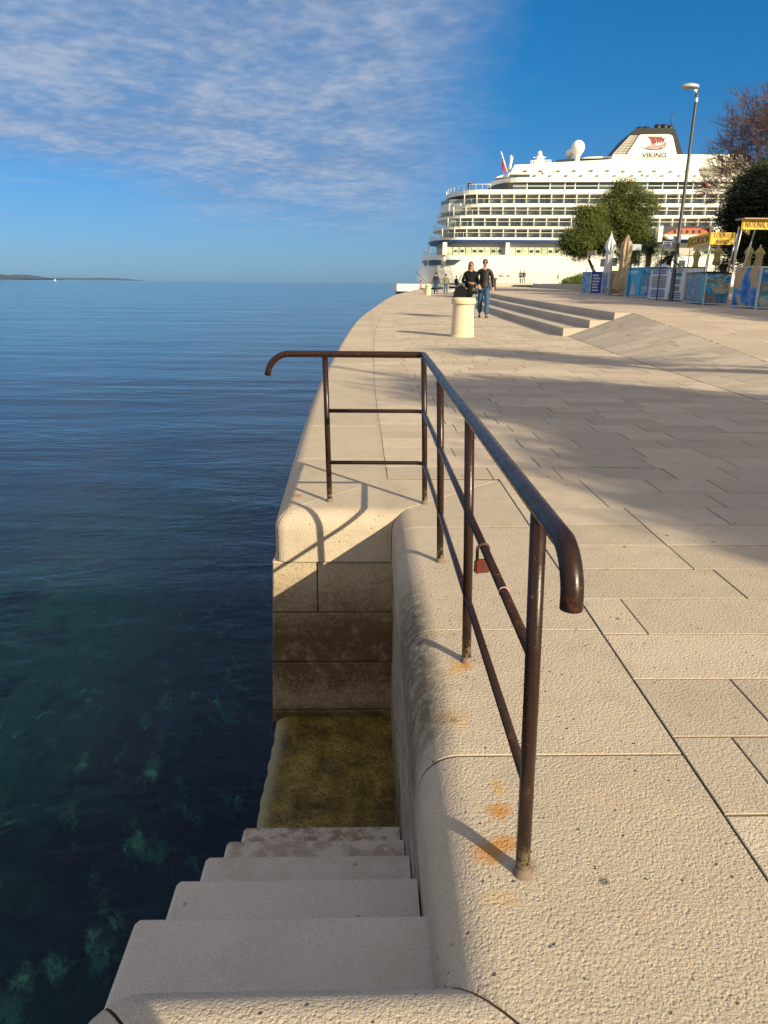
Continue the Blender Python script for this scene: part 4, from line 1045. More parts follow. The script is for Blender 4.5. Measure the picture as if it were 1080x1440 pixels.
# ================================================================== people
def skin(name, J, E, mat, parent, root, sub=1):
    me = bpy.data.meshes.new(name); names = list(J); idx = {n_: i for i, n_ in enumerate(names)}
    me.from_pydata([J[n_][0] for n_ in names], [(idx[a], idx[b]) for a, b in E], [])
    o = bpy.data.objects.new(name + '_src', me); col.objects.link(o)
    o.modifiers.new('s', 'SKIN'); 
    for n_ in names:
        d = me.skin_vertices[0].data[idx[n_]]; r = J[n_][1]; d.radius = r if isinstance(r, tuple) else (r, r); d.use_root = (n_ == root)
    q = o.modifiers.new('u', 'SUBSURF'); q.levels = sub; q.render_levels = sub
    dg = bpy.context.evaluated_depsgraph_get(); m2 = bpy.data.meshes.new_from_object(o.evaluated_get(dg)); bpy.data.objects.remove(o)
    m2.materials.clear(); m2.materials.append(M[mat]); m2.polygons.foreach_set('use_smooth', [True]*len(m2.polygons))
    r = bpy.data.objects.new(name, m2); col.objects.link(r); r.parent = parent; return r
def person(loc, face, label, h=1.76, top='jacket', legs='jeans', hair='haird', stride=.18, arms=None, glasses=False, longhair=False, longcoat=False, fingers=False, sit=False, female=False, group=None):
    t = thing('person', label, 'person', loc, face, group); k = h/1.76; t.scale = (k, k, k)
    J = {}
    sw = .165 if female else .19
    J['pelvis'] = ((0,0,.95), (.13,.10)); J['waist'] = ((0,0,1.09), (.115 if female else .135,.09)); J['chest'] = ((0,.0,1.29), (.15 if female else .165,.105)); J['ubody'] = ((0,0,1.40), (.12,.085))
    J['neck'] = ((0,-.005,1.49), .052); J['jaw'] = ((0,-.025,1.565), (.062,.068)); J['face'] = ((0,-.015,1.635), (.074,.088)); J['crown'] = ((0,.0,1.70), (.064,.074))
    E = [('pelvis','waist'),('waist','chest'),('chest','ubody'),('ubody','neck'),('neck','jaw'),('jaw','face'),('face','crown')]
    J['nose'] = ((0,-.118,1.615), .012); E.append(('face','nose'))
    A = arms or {}
    for s_, sg in (('L', 1), ('R', -1)):
        a = A.get(s_, {})
        J['sh'+s_] = ((sg*sw, 0, 1.41), .062); J['el'+s_] = (a.get('el', (sg*(sw+.065), .03, 1.12)), .045); J['wr'+s_] = (a.get('wr', (sg*(sw+.07), -.05, .88)), .029)
        e, w_ = Vector(J['el'+s_][0]), Vector(J['wr'+s_][0]); d = (w_-e).normalized()
        J['hd'+s_] = (tuple(w_+d*.075), (.036,.020))
        E += [('ubody','sh'+s_),('sh'+s_,'el'+s_),('el'+s_,'wr'+s_),('wr'+s_,'hd'+s_)]
        if fingers:
            q = d.cross(Vector((0,1,0))).normalized() if abs(d.y) < .9 else Vector((1,0,0))
            cu_ = q.cross(d).normalized()
            for f_, (off, L_) in enumerate(((-.030,.062),(-.010,.074),(.010,.070),(.028,.054))):
                b = w_+d*.095+q*off; J[f'f{f_}'+s_] = (tuple(b+d*L_*.45+cu_*.006), .0095); J[f'g{f_}'+s_] = (tuple(b+d*L_*.85+cu_*.025), .008)
                E += [('hd'+s_, f'f{f_}'+s_), (f'f{f_}'+s_, f'g{f_}'+s_)]
            J['th'+s_] = (tuple(w_+d*.06-q*.05+cu_*.015), .0105); J['ti'+s_] = (tuple(w_+d*.095-q*.062+cu_*.02), .009); E += [('wr'+s_, 'th'+s_), ('th'+s_, 'ti'+s_)]
        y_ = -stride*sg
        if sit:
            J['hip'+s_] = ((sg*.09,0,.92), .085); J['kn'+s_] = ((sg*.11,-.42,.93), .06); J['an'+s_] = ((sg*.11,-.47,.50), .04); J['to'+s_] = ((sg*.12,-.62,.44), .03)
        else:
            J['hip'+s_] = ((sg*.09,y_*.15,.88), .088); J['kn'+s_] = ((sg*.10, y_*.55-.03,.49), .062); J['an'+s_] = ((sg*.10,y_,.085+(.05 if y_>0 else 0)), .040); J['to'+s_] = ((sg*.115,y_-.15,.04), (.042,.028))
        E += [('pelvis','hip'+s_),('hip'+s_,'kn'+s_),('kn'+s_,'an'+s_),('an'+s_,'to'+s_)]
    # bare body drawn in a little under the clothes
    body = {n_: (p, ((r[0]*.72, r[1]*.72) if isinstance(r, tuple) else r*.72) if n_[:2] in ('pe','wa','ch','ub','sh','el','hi','kn','an','to') else r) for n_, (p, r) in J.items()}
    body['ubody'] = ((0,0,1.36), (.08,.06)); skin('body', body, E, 'skin', t, 'pelvis')
    JJ = {n_: J[n_] for n_ in ('waist','chest','ubody','shL','shR','elL','elR')}
    JJ['waist'] = (J['waist'][0], (.15,.115)); JJ['chest'] = (J['chest'][0], (.165,.12)); JJ['ubody'] = ((0,0,1.405), (.115,.088)); JJ['hem'] = ((0,0,.62 if longcoat else .84), (.235,.18) if longcoat else (.165,.125)); JJ['col'] = ((0,-.005,1.51), (.064,.068))
    for s_ in 'LR':
        q_ = J['sh'+s_][0]; JJ['sh'+s_] = ((q_[0]*.93, q_[1], q_[2]-.01), .070); JJ['el'+s_] = (J['el'+s_][0], .060)
        e, w_ = Vector(J['el'+s_][0]), Vector(J['wr'+s_][0]); JJ['cf'+s_] = (tuple(e.lerp(w_, .96)), .043)
    JJ['hipj'] = ((0,0,.93), (.25,.18) if longcoat else (.215,.155)); JJ['hem'] = ((0,0,.60 if longcoat else .80), (.27,.20) if longcoat else (.215,.16))
    EE = [('hem','hipj'),('hipj','waist'),('waist','chest'),('chest','ubody'),('ubody','col')] + [(a+s_, b+s_) for s_ in 'LR' for a, b in (('sh','el'),('el','cf'))] + [('ubody','shL'),('ubody','shR')]
    skin('jacket', JJ, EE, top, t, 'chest')
    T = {'pelvis': ((0,0,.96), (.145,.11))}; TE = []
    for s_ in 'LR':
        T['hip'+s_] = (J['hip'+s_][0], .108); T['kn'+s_] = (J['kn'+s_][0], .084); p = J['an'+s_][0]; T['an'+s_] = ((p[0], p[1], p[2]-.005), .072); TE += [('pelvis','hip'+s_),('hip'+s_,'kn'+s_),('kn'+s_,'an'+s_)]
    skin('trousers', T, TE, legs, t, 'pelvis')
    for s_ in 'LR':
        p, q = J['an'+s_][0], J['to'+s_][0]
        skin('shoe', {'a': ((p[0], p[1]+.03, q[2]+.005), .045), 'b': ((p[0], p[1]-.04, q[2]+.01), .048), 'c': (q, (.046,.032))}, [('a','b'),('b','c')], 'shoe', t, 'b')
    mb = MB(); mb.sphere((0,.018,1.672), .098, 0, 18, 12, (.90,1.02,.98))
    keep = []
    vs_ = [v for v in mb.v]
    # carve the face opening: push hair vertices in front of the face back
    mb.v = [((x, max(y_, -.045 + (z-1.66)*-.9 if z < 1.74 else -.1), z) if z < 1.705 else (x, y_, z)) for x, y_, z in mb.v]
    hr = mb.build('hair', M[hair], t)
    if longhair:
        skin('long_hair', {'a': ((0,.04,1.68), (.085,.07)), 'b': ((.055,.03,1.56), (.045,.05)), 'c': ((.085,-.03,1.42), (.032,.03)), 'd': ((-.055,.03,1.56), (.045,.05)), 'e': ((-.085,-.02,1.43), (.032,.03))}, [('a','b'),('b','c'),('a','d'),('d','e')], hair, t, 'a')
    if glasses:
        mb = MB()
        for sg in (1,-1): mb.sphere((sg*.032,-.103,1.643), .028, 0, 12, 8, (1,.35,.8))
        mb.bar((-.01,-.108,1.65),(.01,-.108,1.65),.006,.006)
        for sg in (1,-1): mb.bar((sg*.058,-.10,1.652),(sg*.075,.01,1.655),.006,.008)
        mb.build('sunglasses', M['lens'], t)
    mb = MB(); mb.bar((-.024,-.098,1.578),(.024,-.098,1.578),.010,.008); mb.build('mouth', M['redtxt'], t)
    return t
def at(px, Y, fn=None): p = ony(px, 400, Y); return (p.x, Y, (fn or S)(p.x, Y))
man = person(at(681, 23.5), R_(-6), 'man in a black jacket, blue jeans and sunglasses walking beside the woman', 1.78, 'jacket', 'jeans', 'hairg', .15,
       {'R': {'el': (-.29, .04, 1.15), 'wr': (-.20, -.16, 1.02)}, 'L': {'el': (.27, .03, 1.13), 'wr': (.27, -.06, .90)}}, True, fingers=True)
wom = person(at(661.5, 23.35), R_(4), 'woman with long fair hair, sunglasses and a black coat beside the big bollard', 1.70, 'coat', 'trousers', 'hairb', .12,
       {'R': {'el': (-.27, .02, 1.14), 'wr': (-.06, -.20, 1.10)}, 'L': {'el': (.26, .02, 1.15), 'wr': (.27, -.12, 1.02)}}, True, True, True, True, female=True)
p = at(647.5, 23.3)
bag = thing('handbag', 'big black shoulder bag hanging at the woman\'s side', 'bag', (p[0], p[1], p[2]+.50))
mb = MB(); mb.prism([(-.23,.06),(-.19,-.02),(.0,-.05),(.20,-.02),(.24,.05),(.21,.24),(.14,.42),(.05,.50),(-.05,.48),(-.13,.38),(-.19,.22)], -.09, .09, 0, axis='y'); mb.build('pouch', M['coat'], bag)
mb = MB(); mb.tube([(-.10,0,.46),(-.02,0,.72),(.10,0,.86),(.16,0,.70),(.15,0,.46)], .014, 8); mb.build('strap', M['coat'], bag)
person(at(613, 66), R_(178), 'walker in a navy jacket and blue jeans seen from behind near the far bollard', 1.80, 'navyj', 'jeans', 'haird', .16)
person(at(627, 66.5), R_(183), 'walker in an olive jacket and faded jeans seen from behind', 1.70, 'olive', 'ljeans', 'haird', .10)
person(at(641.5, 78), R_(120), 'person in black standing far behind the woman\'s shoulder', 1.65, 'coat', 'navyj', 'haird', .2)
sp_ = ony(592, 404, 74); person((sp_.x, 74, G(74)-.48), R_(60), 'person in a pink top sitting on the far quay edge by the ship stern', 1.6, 'pink', 'trousers', 'haird', .1, sit=True)
TZ = 1.27; q1 = ony(731.5, 398, 104); q2 = ony(736, 398, 104.5)
person((q1.x, 104, TZ), R_(150), 'person in grey walking on the far terrace, left of the two', 1.72, 'trousers', 'navyj', 'haird', .25)
person((q2.x, 104.5, TZ), R_(190), 'person in a dark top on the far terrace, right of the two', 1.68, 'navyj', 'trousers', 'haird', .12)
zd_ = zf(266.5)
for px, lb in ((659, 'tiny dark figure at the rail of the ship aft deck, left of the two'), (661.6, 'tiny dark figure at the rail of the ship aft deck, right of the two')):
    u, _ = sp(px, 262); pw_ = Vector((P0.x, P0.y, 0)) + su*u + sn*1.2; person((pw_.x, pw_.y, WZ + zd_), R_(20), lb, 1.8, 'navyj', 'navyj', 'haird', .05)

# ================================================================== far terrace, lawn, fence
mb = MB(); a = ony(693, 400, 98).x; mb.box(a, 60, 98, 150, .2, TZ, 0); o = mb.build('terrace', M['step']); kind(o, 'structure', 'far raised stone terrace by the ship')
fe = thing('quay_fence', 'low pale metal fence along the far terrace in front of the ship', 'fence', (a, 103, TZ))
for k in range(11):
    mb = MB(); mb.tube([(.4+k*.62, 0, 0), (.4+k*.62, 0, .62)], .035, 6); mb.build('post', M['alu'], fe)
mb = MB(); mb.tube([(.4, 0, .62), (.4+10*.62, 0, .62)], .03, 6); mb.tube([(-.5, .3, 1.05), (11, .3, .3)], .03, 6); mb.build('rail', M['alu'], fe)
pA, pB, pC = ony(752, 402, 84), ony(766, 402, 72), ony(900, 410, 42)
kb = thing('planter_kerb', 'low stone kerb around the lawn behind the stalls', 'kerb', (pB.x, pB.y, plaza_z(72)))
mb = MB()
for (a, b) in ((pA, pB), (pB, pC)):
    A3 = Vector((a.x-pB.x, a.y-pB.y, .17)); B3 = Vector((b.x-pB.x, b.y-pB.y, .12)); mb.bar(A3, B3, .45, .50)
mb.build('kerb_stone', M['step'], kb)
mb = MB()
poly = [(pA.x+.3, pA.y), (pB.x+.3, pB.y+.3), (pC.x+.5, pC.y+1), (60, 42), (60, 97.9), (pA.x+.3, 97.9)]
mb.prism(poly, .3, plaza_z(70)+.25, 0)
o = mb.build('lawn', M['grass']); kind(o, 'stuff', 'green lawn behind the low kerb'); o['label'] = 'green lawn behind the low stone kerb'; o['category'] = 'lawn'

# ================================================================== foliage
def leafcloud(mb, lobes, n, size, flat_=1.0, needle=False, shell=.55):
    for _ in range(n):
        c, r = random.choices(lobes, [max(q[1][0]*q[1][1]*q[1][2], .01) ** .66 for q in lobes])[0]
        d = Vector((random.gauss(0,1), random.gauss(0,1), random.gauss(0,1))).normalized(); q = shell + (1-shell)*random.random()**.6
        q *= random.uniform(.86, 1.08)
        P_ = Vector(c) + Vector((d.x*r[0]*q, d.y*r[1]*q, d.z*r[2]*q))
        a = random.random()
        for k in range(7 if needle else 5):
            o = P_ + Vector((random.gauss(0,1), random.gauss(0,1), random.gauss(0,.8)))*size*1.5
            u = Vector((random.gauss(0,1), random.gauss(0,1), random.gauss(0,1)+(.6 if needle else 0))).normalized(); v = u.orthogonal().normalized()
            L = size*random.uniform(.7, 1.5); w_ = L*(.36 if needle else .55)
            mb.add([o-u*L*.5, o+v*w_*.5, o+u*L*.5, o-v*w_*.5], [(0,1,2,3)], 0, False, min(1, max(0, a+random.uniform(-.25,.25))))
def lobesrnd(c, R3, n, r0, r1, seed=0):
    rr = random.Random(seed); out_ = []
    for _ in range(n):
        d = Vector((rr.gauss(0,1), rr.gauss(0,1), rr.gauss(0,1))).normalized(); q = rr.uniform(.45, .85)
        r = rr.uniform(r0, r1); out_.append(((c[0]+d.x*R3[0]*q, c[1]+d.y*R3[1]*q, c[2]+d.z*R3[2]*q), (r, r, r*.75)))
    return out_
def limbs(mb, base, c, lobes, r):
    mid_ = Vector(c)
    mb.tube([base, Vector(base).lerp(mid_, .35)+Vector((random.uniform(-.15,.15),0,0)), Vector(base).lerp(mid_, .7)+Vector((random.uniform(-.2,.2),0,0)), mid_], [r, r*.8, r*.6, r*.35], 10)
    for (q, rr) in lobes[::2]:
        s0 = Vector(base).lerp(mid_, random.uniform(.45, .8)); mb.tube([s0, s0.lerp(Vector(q), .5)+Vector((0,0,-.1)), Vector(q)], [r*.35, r*.22, r*.08], 6)
def tree(base, c, R3, nl, r0, r1, nleaf, size, leafm, barkm, label, trunk_r=.16, group=None, seed=1, name='pine_tree', needle=True, cat='tree', extra=()):
    t = thing(name, label, cat, base, 0, group); L = lobesrnd(c, R3, nl, r0, r1, seed) + list(extra)
    L = [((a[0]-base[0], a[1]-base[1], a[2]-base[2]), b) for a, b in L]
    mb = MB(); limbs(mb, (0,0,-.1), (c[0]-base[0], c[1]-base[1], c[2]-base[2]), L, trunk_r); mb.build('trunk', M[barkm], t)
    mb = MB(); leafcloud(mb, L, nleaf, size, needle=needle); mb.build('crown', M[leafm], t)
    return t
def pxc(px, py, Y): p = ony(px, py, Y); return (p.x, Y, p.z)
u_ = .0455   # metres per pixel at 45 m
def ex(lst, Y, dy=0):
    r = []
    for px, py, rr in lst:
        p = ony(px, py, Y); k = Y/1000*1.05; r.append(((p.x, Y+random.uniform(-1,1)*dy, p.z), (rr*k, rr*k, rr*k*.9)))
    return r
tree((*pxc(840,400,45)[:2], .8), pxc(824,338,45), (1.1,1.1,.6), 5, .5, .8, 5800, .115, 'pine', 'bark', 'round bushy pine tree behind the white folded parasol, left of the two', .13, 'pines behind the stalls', 3,
     extra=ex([(803,338,16),(815,350,15),(826,322,18),(842,330,17),(838,305,16),(796,345,9),(850,345,14),(822,300,11)], 45, .8))
tree((*pxc(890,400,46)[:2], .8), pxc(880,315,46), (1.2,1.2,1.1), 5, .6, .9, 8600, .115, 'pine', 'bark', 'taller round pine tree behind the stalls, right of the two', .15, 'pines behind the stalls', 5,
     extra=ex([(880,275,19),(862,290,19),(900,290,18),(908,318,15),(870,320,20),(890,335,18),(905,345,12),(880,360,12),(855,310,16),(897,362,9),(875,262,9)], 46, .9))
tree((*pxc(1075,400,38)[:2], .7), pxc(1082,292,38), (2.2,2.0,2.0), 16, .8, 1.2, 12000, .15, 'oak', 'barkd', 'dark dense evergreen tree above the right hand stall', .2, None, 8, 'evergreen_tree', False,
     extra=ex([(1042,300,18),(1056,270,19),(1078,254,20),(1036,325,14),(1062,335,24),(1050,318,22),(1090,300,30),(1046,350,18),(1068,360,22),(1026,312,7),(1034,282,8),(1048,252,7),(1064,240,8),(1028,345,8),(1020,331,6),(1082,238,9),(1030,362,9)], 38, 1))
# bare tree
bt = thing('bare_tree', 'leafless tree with reddish twigs against the sky at the right edge', 'tree', (*pxc(1116,400,45)[:2], .7))
bp = Vector(bt.location); mbt = MB(); mbw = MB(); rr = random.Random(4)
def grow(p, d, L, r, lv):
    n = 3; pts = [p]; rs = [r]; q = p.copy(); dd = d.copy()
    for k in range(n):
        dd = (dd + Vector((rr.gauss(0,.13), rr.gauss(0,.13), rr.gauss(.03,.09)))).normalized(); q = q + dd*L/n; pts.append(q); rs.append(r*(1-.35*(k+1)/n))
    (mbt if lv < 2 else mbw).tube(pts, rs, 6 if lv < 2 else 3, 0, False)
    if lv >= 6: return
    for k in range(2 if lv < 1 else rr.choice((3,3,4))):
        ax = Vector((rr.gauss(0,1), rr.gauss(0,1), rr.gauss(0,.6))).normalized(); nd = (dd + ax*rr.uniform(.5,.95)).normalized()
        i = rr.choice((2,3)) if k else 3
        grow(pts[i], nd, L*rr.uniform(.60,.82), max(.012, rs[i]*.72), lv+1)
topc = Vector(pxc(1075,205,45)) - bp
grow(Vector((0,0,0)), Vector((-.02,0,1)), 4.6, .16, 0)
for dx in (-.75, -.45, .1, -.9, -.6, -1.1, -.3, .3, -1.4, -.8, -.2, -1.0): grow(Vector((-.1,0,4.2+rr.uniform(0,1.6))), Vector((dx,rr.uniform(-.3,.3),.75)).normalized(), 2.6, .10, 1)
mbt.build('trunk', M['barkd'], bt); mbw.build('twigs', M['twig'], bt)
# low dark palms and shrubs behind the stalls
def palm(px, py, Y, R, n, label, mat='palm'):
    b = pxc(px, 402, Y); zc = ony(px, py, Y).z; t = thing('palm_shrub', label, 'palm', (b[0], Y, .65), 0, 'palms behind the stalls'); mb = MB(); mb.tube([(0,0,0), (.03,0,zc-.65)], [.16,.12], 8); mb.build('trunk', M['bark'], t)
    for hcut in range(1):
        mb = MB()
        for k in range(n):
            a = random.uniform(0, 6.28); e = random.uniform(-.5, 1.2); dr = Vector((math.cos(a)*math.cos(e), math.sin(a)*math.cos(e), math.sin(e))); L = R*random.uniform(.8,1.1); q = Vector((0,0,zc-.65)); side = dr.cross(Vector((0,0,1))).normalized()
            prev = q
            for j in range(7):
                t_ = (j+1)/7; nx = q + dr*L*t_ + Vector((0,0,-.55*L*t_*t_)); dn = (nx-prev)
                for sg in (1,-1):
                    for h_ in range(2):
                        o0 = prev + dn*(h_*.5); lt = .30*R*(1-t_*.6)
                        mb.add([o0, o0+dn*.35, o0+side*sg*lt+dn*.9+Vector((0,0,-.25*lt))], [(0,1,2)], 0, False, random.random())
                prev = nx
        mb.build('fronds', M[mat], t)
palm(907, 352, 34, .75, 30, 'dark spiky palm between the beige parasol and the lamp post')
palm(936, 362, 36, .95, 34, 'low dark palm behind the white price board stall')
palm(1013, 372, 27, .7, 30, 'dark palm shrub under the tourist info sign')
def bush(px0, px1, py, Y, label, z0=.7, mat='hedge', n=1600, size=.07):
    a, b = ony(px0, py, Y), ony(px1, py, Y); zt = a.z; t = thing('hedge_bush', label, 'bush', ((a.x+b.x)/2, Y, z0)); L = []
    for k in range(5):
        f = (k+.5)/5; hgt = (zt-z0)*(1-.5*abs(f-.6)**1.3*2); L.append((((f-.5)*(b.x-a.x), 0, hgt*.4), ((b.x-a.x)*.16, 1.2, max(.1, hgt*.6))))
    mb = MB(); leafcloud(mb, L, n, size, needle=False, shell=.7); mb.build('foliage', M[mat], t)
    mb = MB(); mb.tube([(0,0,-.3),(0,0,.2)], .08, 6); mb.build('stem', M['bark'], t)
bush(795, 835, 385.5, 70, 'bright green clipped bush on the lawn left of the first stall', .95, 'hedge', 2600, .10)

# ================================================================== lamp posts
def lamp(loc, label, hgt=7.12, face=0):
    t = thing('street_lamp', label, 'street lamp', loc, face, 'street lamps on the promenade')
    mb = MB(); mb.lathe([(.16,0),(.16,.03),(.085,.05),(.075,.9),(.062,.95),(.045,hgt-.25),(.045,hgt-.1),(0,hgt-.1)], n=16); mb.build('pole', M['grey'], t)
    mb = MB(); mb.lathe([(.058,0),(.058,.12),(.045,.13)], (0,0,hgt-.42), 12); mb.bar((0,0,hgt-.14),(-.12,0,hgt-.04),.07,.07); mb.build('bracket', M['alu'], t)
    mb = MB(); c = (-.24,0,hgt+.02); vs = []; n = 24
    prof = [(.02,-.06),(.34,-.05),(.37,-.01),(.33,.045),(.18,.085),(.02,.10)]
    vs = [(c[0]+r*math.cos(2*math.pi*k/n)*.80, r*math.sin(2*math.pi*k/n)*.52, c[2]+z) for r, z in prof for k in range(n)]
    mb.add(vs, [(i*n+k, i*n+(k+1)%n, (i+1)*n+(k+1)%n, (i+1)*n+k) for i in range(len(prof)-1) for k in range(n)] + [tuple(reversed(range(n))), tuple(range((len(prof)-1)*n, len(prof)*n))], 0, True); mb.build('lamp_head', M['alu'], t)
    return t
lamp((10.56, 25.5, .62), 'tall grey street lamp with a flat head rising behind the stalls', 6.55)
lamp((9.62, -2.35, 0), 'street lamp beyond the right edge casting its thin shadow over the quay', 7.3)

# ================================================================== excursion stalls
def wallpt(px, pyb): return onP(px, pyb)
def facing(a, b):
    d = (b-a); d.z = 0; d.normalize(); n_ = Vector((d.y, -d.x, 0));
    if n_.dot(CPOS - a) < 0: n_ = -n_
    return d, n_
class Panel:
    """upright board between two foot pixels; local frame: x along, -y outwards, z up"""
    def __init__(s, a, b, topa):
        s.A, s.B = wallpt(*a), wallpt(*b); s.h = ony(a[0], topa, s.A.y).z - s.A.z
        s.d, s.n = facing(s.A, s.B); s.L = (Vector((s.B.x, s.B.y, 0)) - Vector((s.A.x, s.A.y, 0))).length
        s.rz = math.atan2(s.d.y, s.d.x)
def board(mb, L, x0, x1, z0, z1, y0, y1, mi=0, a=None): mb.box(x0, x1, y0, y1, z0, z1, mi, a)
def counter(a, b, top, label, mat, depth=.55, pics=(), frame='alu', name='stall_counter', posts=0, group='excursion stall counters', topm='black'):
    P_ = Panel(a, b, top); t = thing(name, label, 'stall counter', (P_.A.x, P_.A.y, P_.A.z), P_.rz, group)
    mb = MB(); mb.box(.0, P_.L, .012, depth, .04, P_.h-.03, 0); mb.build('cabinet', M[mat], t)
    mb = MB(); mb.box(-.02, P_.L+.02, -.02, depth+.02, P_.h-.03, P_.h, 0); mb.build('counter_top', M[topm], t)
    mb = MB()
    for x in (0, P_.L): mb.box(x-.018, x+.018, -.018, .012, 0, P_.h-.03)
    mb.box(0, P_.L, -.012, .011, .03, .06); mb.build('frame', M[frame], t)
    for (x0, x1, z0, z1, pm) in pics:
        mb = MB(); mb.box(x0*P_.L, x1*P_.L, -.008, .011, z0*P_.h, z1*P_.h, 0); mb.build('poster', M[pm], t)
    return t, P_
def printlines(t, P_, x0, x1, z0, z1, n, mat='dkgrey', jit=.35):
    mb = MB()
    for k in range(n):
        z = lerp(z1, z0, (k+.5)/n)*P_.h; hh = (z1-z0)*P_.h/n*.26; x = x0*P_.L
        xe = lerp(x0, x1, 1-random.random()*jit)*P_.L
        while x < xe:
            w_ = random.uniform(.03, .10)*min(1, P_.L); mb.box(x, min(xe, x+w_), -.0125, -.0085, z-hh, z+hh); x += w_ + .02
    mb.build('print', M[mat], t)
# 1 narrow pale board, 2 dark blue board, 3 pale board
t, P_ = counter((817,413),(829,413.6), 382.5, 'narrow pale blue stall counter with two tall poles, leftmost of the row', 'greywh', .4, ((.05,.95,.05,.95,'sea2'),), topm='lbl')
for x in (.15, .95):
    mb = MB(); mb.tube([(x*P_.L+ .02, .05, 0), (x*P_.L+.22, .05, P_.h+1.0)], .022, 8); mb.build('pole', M['alu'], t)
mb = MB(); mb.box(.30, P_.L+.22, .02, .06, P_.h+.80, P_.h+1.05); mb.build('header_board', M['canvas_b'], t)
t, P_ = counter((829.5,414),(845,414.4), 382, 'deep blue board with white print beside the leftmost stall', 'dbl', .06, (), topm='dbl'); printlines(t, P_, .15, .85, .12, .9, 6, 'white', .4)
t, P_ = counter((845.5,414.6),(855.5,415.2), 381, 'pale board between the blue and the yellow board', 'greywh', .35, ((.05,.5,.3,.95,'sea2'),), topm='lbl'); printlines(t, P_, .1, .9, .08, .28, 3, 'dbl')
t, P_ = counter((856,415),(877.5,416.4), 384.5, 'yellow board stall counter under the beige parasol', 'ylp', .5, ((.25,.75,.35,.70,'sea3'),), topm='ylp'); printlines(t, P_, .1, .9, .1, .3, 2, 'dkgrey')
t, P_ = counter((878.5,417.5),(912,419.5), 376.5, 'light blue stall counter with beach photos down its right side', 'lbl', .6, ((.04,.60,.06,.92,'lbl'),(.66,.97,.70,.93,'sea1'),(.66,.97,.42,.66,'sea3'),(.66,.97,.10,.38,'sea1')), topm='lbl')
mb = MB(); mb.prism([(.18*P_.L,.1),(.42*P_.L,.12),(.40*P_.L,.35),(.33*P_.L,.62),(.28*P_.L,.60),(.25*P_.L,.35)], -.0125, -.0085, 0, axis='y'); mb.build('print', M['greywh'], t)
printlines(t, P_, .06, .5, .78, .9, 2, 'white', .2)
t, P_ = counter((911,421),(960,424.5), 377.5, 'white stall counter covered in dark printed price lists', 'white', .6, ((.56,.97,.06,.94,'white'),(.62,.88,.50,.64,'sea1'),(.62,.88,.30,.44,'sea2'),(.62,.9,.72,.84,'teal')), 'alu')
printlines(t, P_, .06, .50, .80, .95, 3, 'dbl', .2); printlines(t, P_, .06, .50, .38, .76, 6, 'dkgrey', .05); printlines(t, P_, .06, .50, .08, .34, 5, 'dbl', .1); printlines(t, P_, .58, .95, .86, .94, 2, 'dkgrey', .1); printlines(t, P_, .58, .95, .08, .26, 3, 'dbl', .1)
t, P_ = counter((961,425.5),(987,429), 383.5, 'glass sided stall counter with a faded rocky coast photo', 'teal', .6, ((.03,.97,.05,.95,'sea3'),)); 
t2, P2 = counter((988,429.3),(1022,429.8), 383, 'stall counter with a beach photo below the tourist info sign', 'teal', .6, ((.03,.97,.70,.95,'sea2'),(.03,.97,.36,.68,'sea1'),(.03,.97,.05,.33,'sea3')))
t3, P3 = counter((1028,432.5),(1061,434.5), 375, 'stall counter faced with a big blue and sandy coast map', 'map', .6, ((.02,.98,.04,.97,'map'),), topm='alu')
printlines(t3, P3, .05, .35, .08, .14, 1, 'dbl')
t4, P4 = counter((1062.5,435),(1100,436), 375, 'turquoise stall counter with island photos at the right edge', 'teal', .6, ((.08,.95,.68,.93,'sea2'),(.08,.95,.38,.62,'sea3'),(.08,.95,.08,.32,'sea1')), topm='alu')

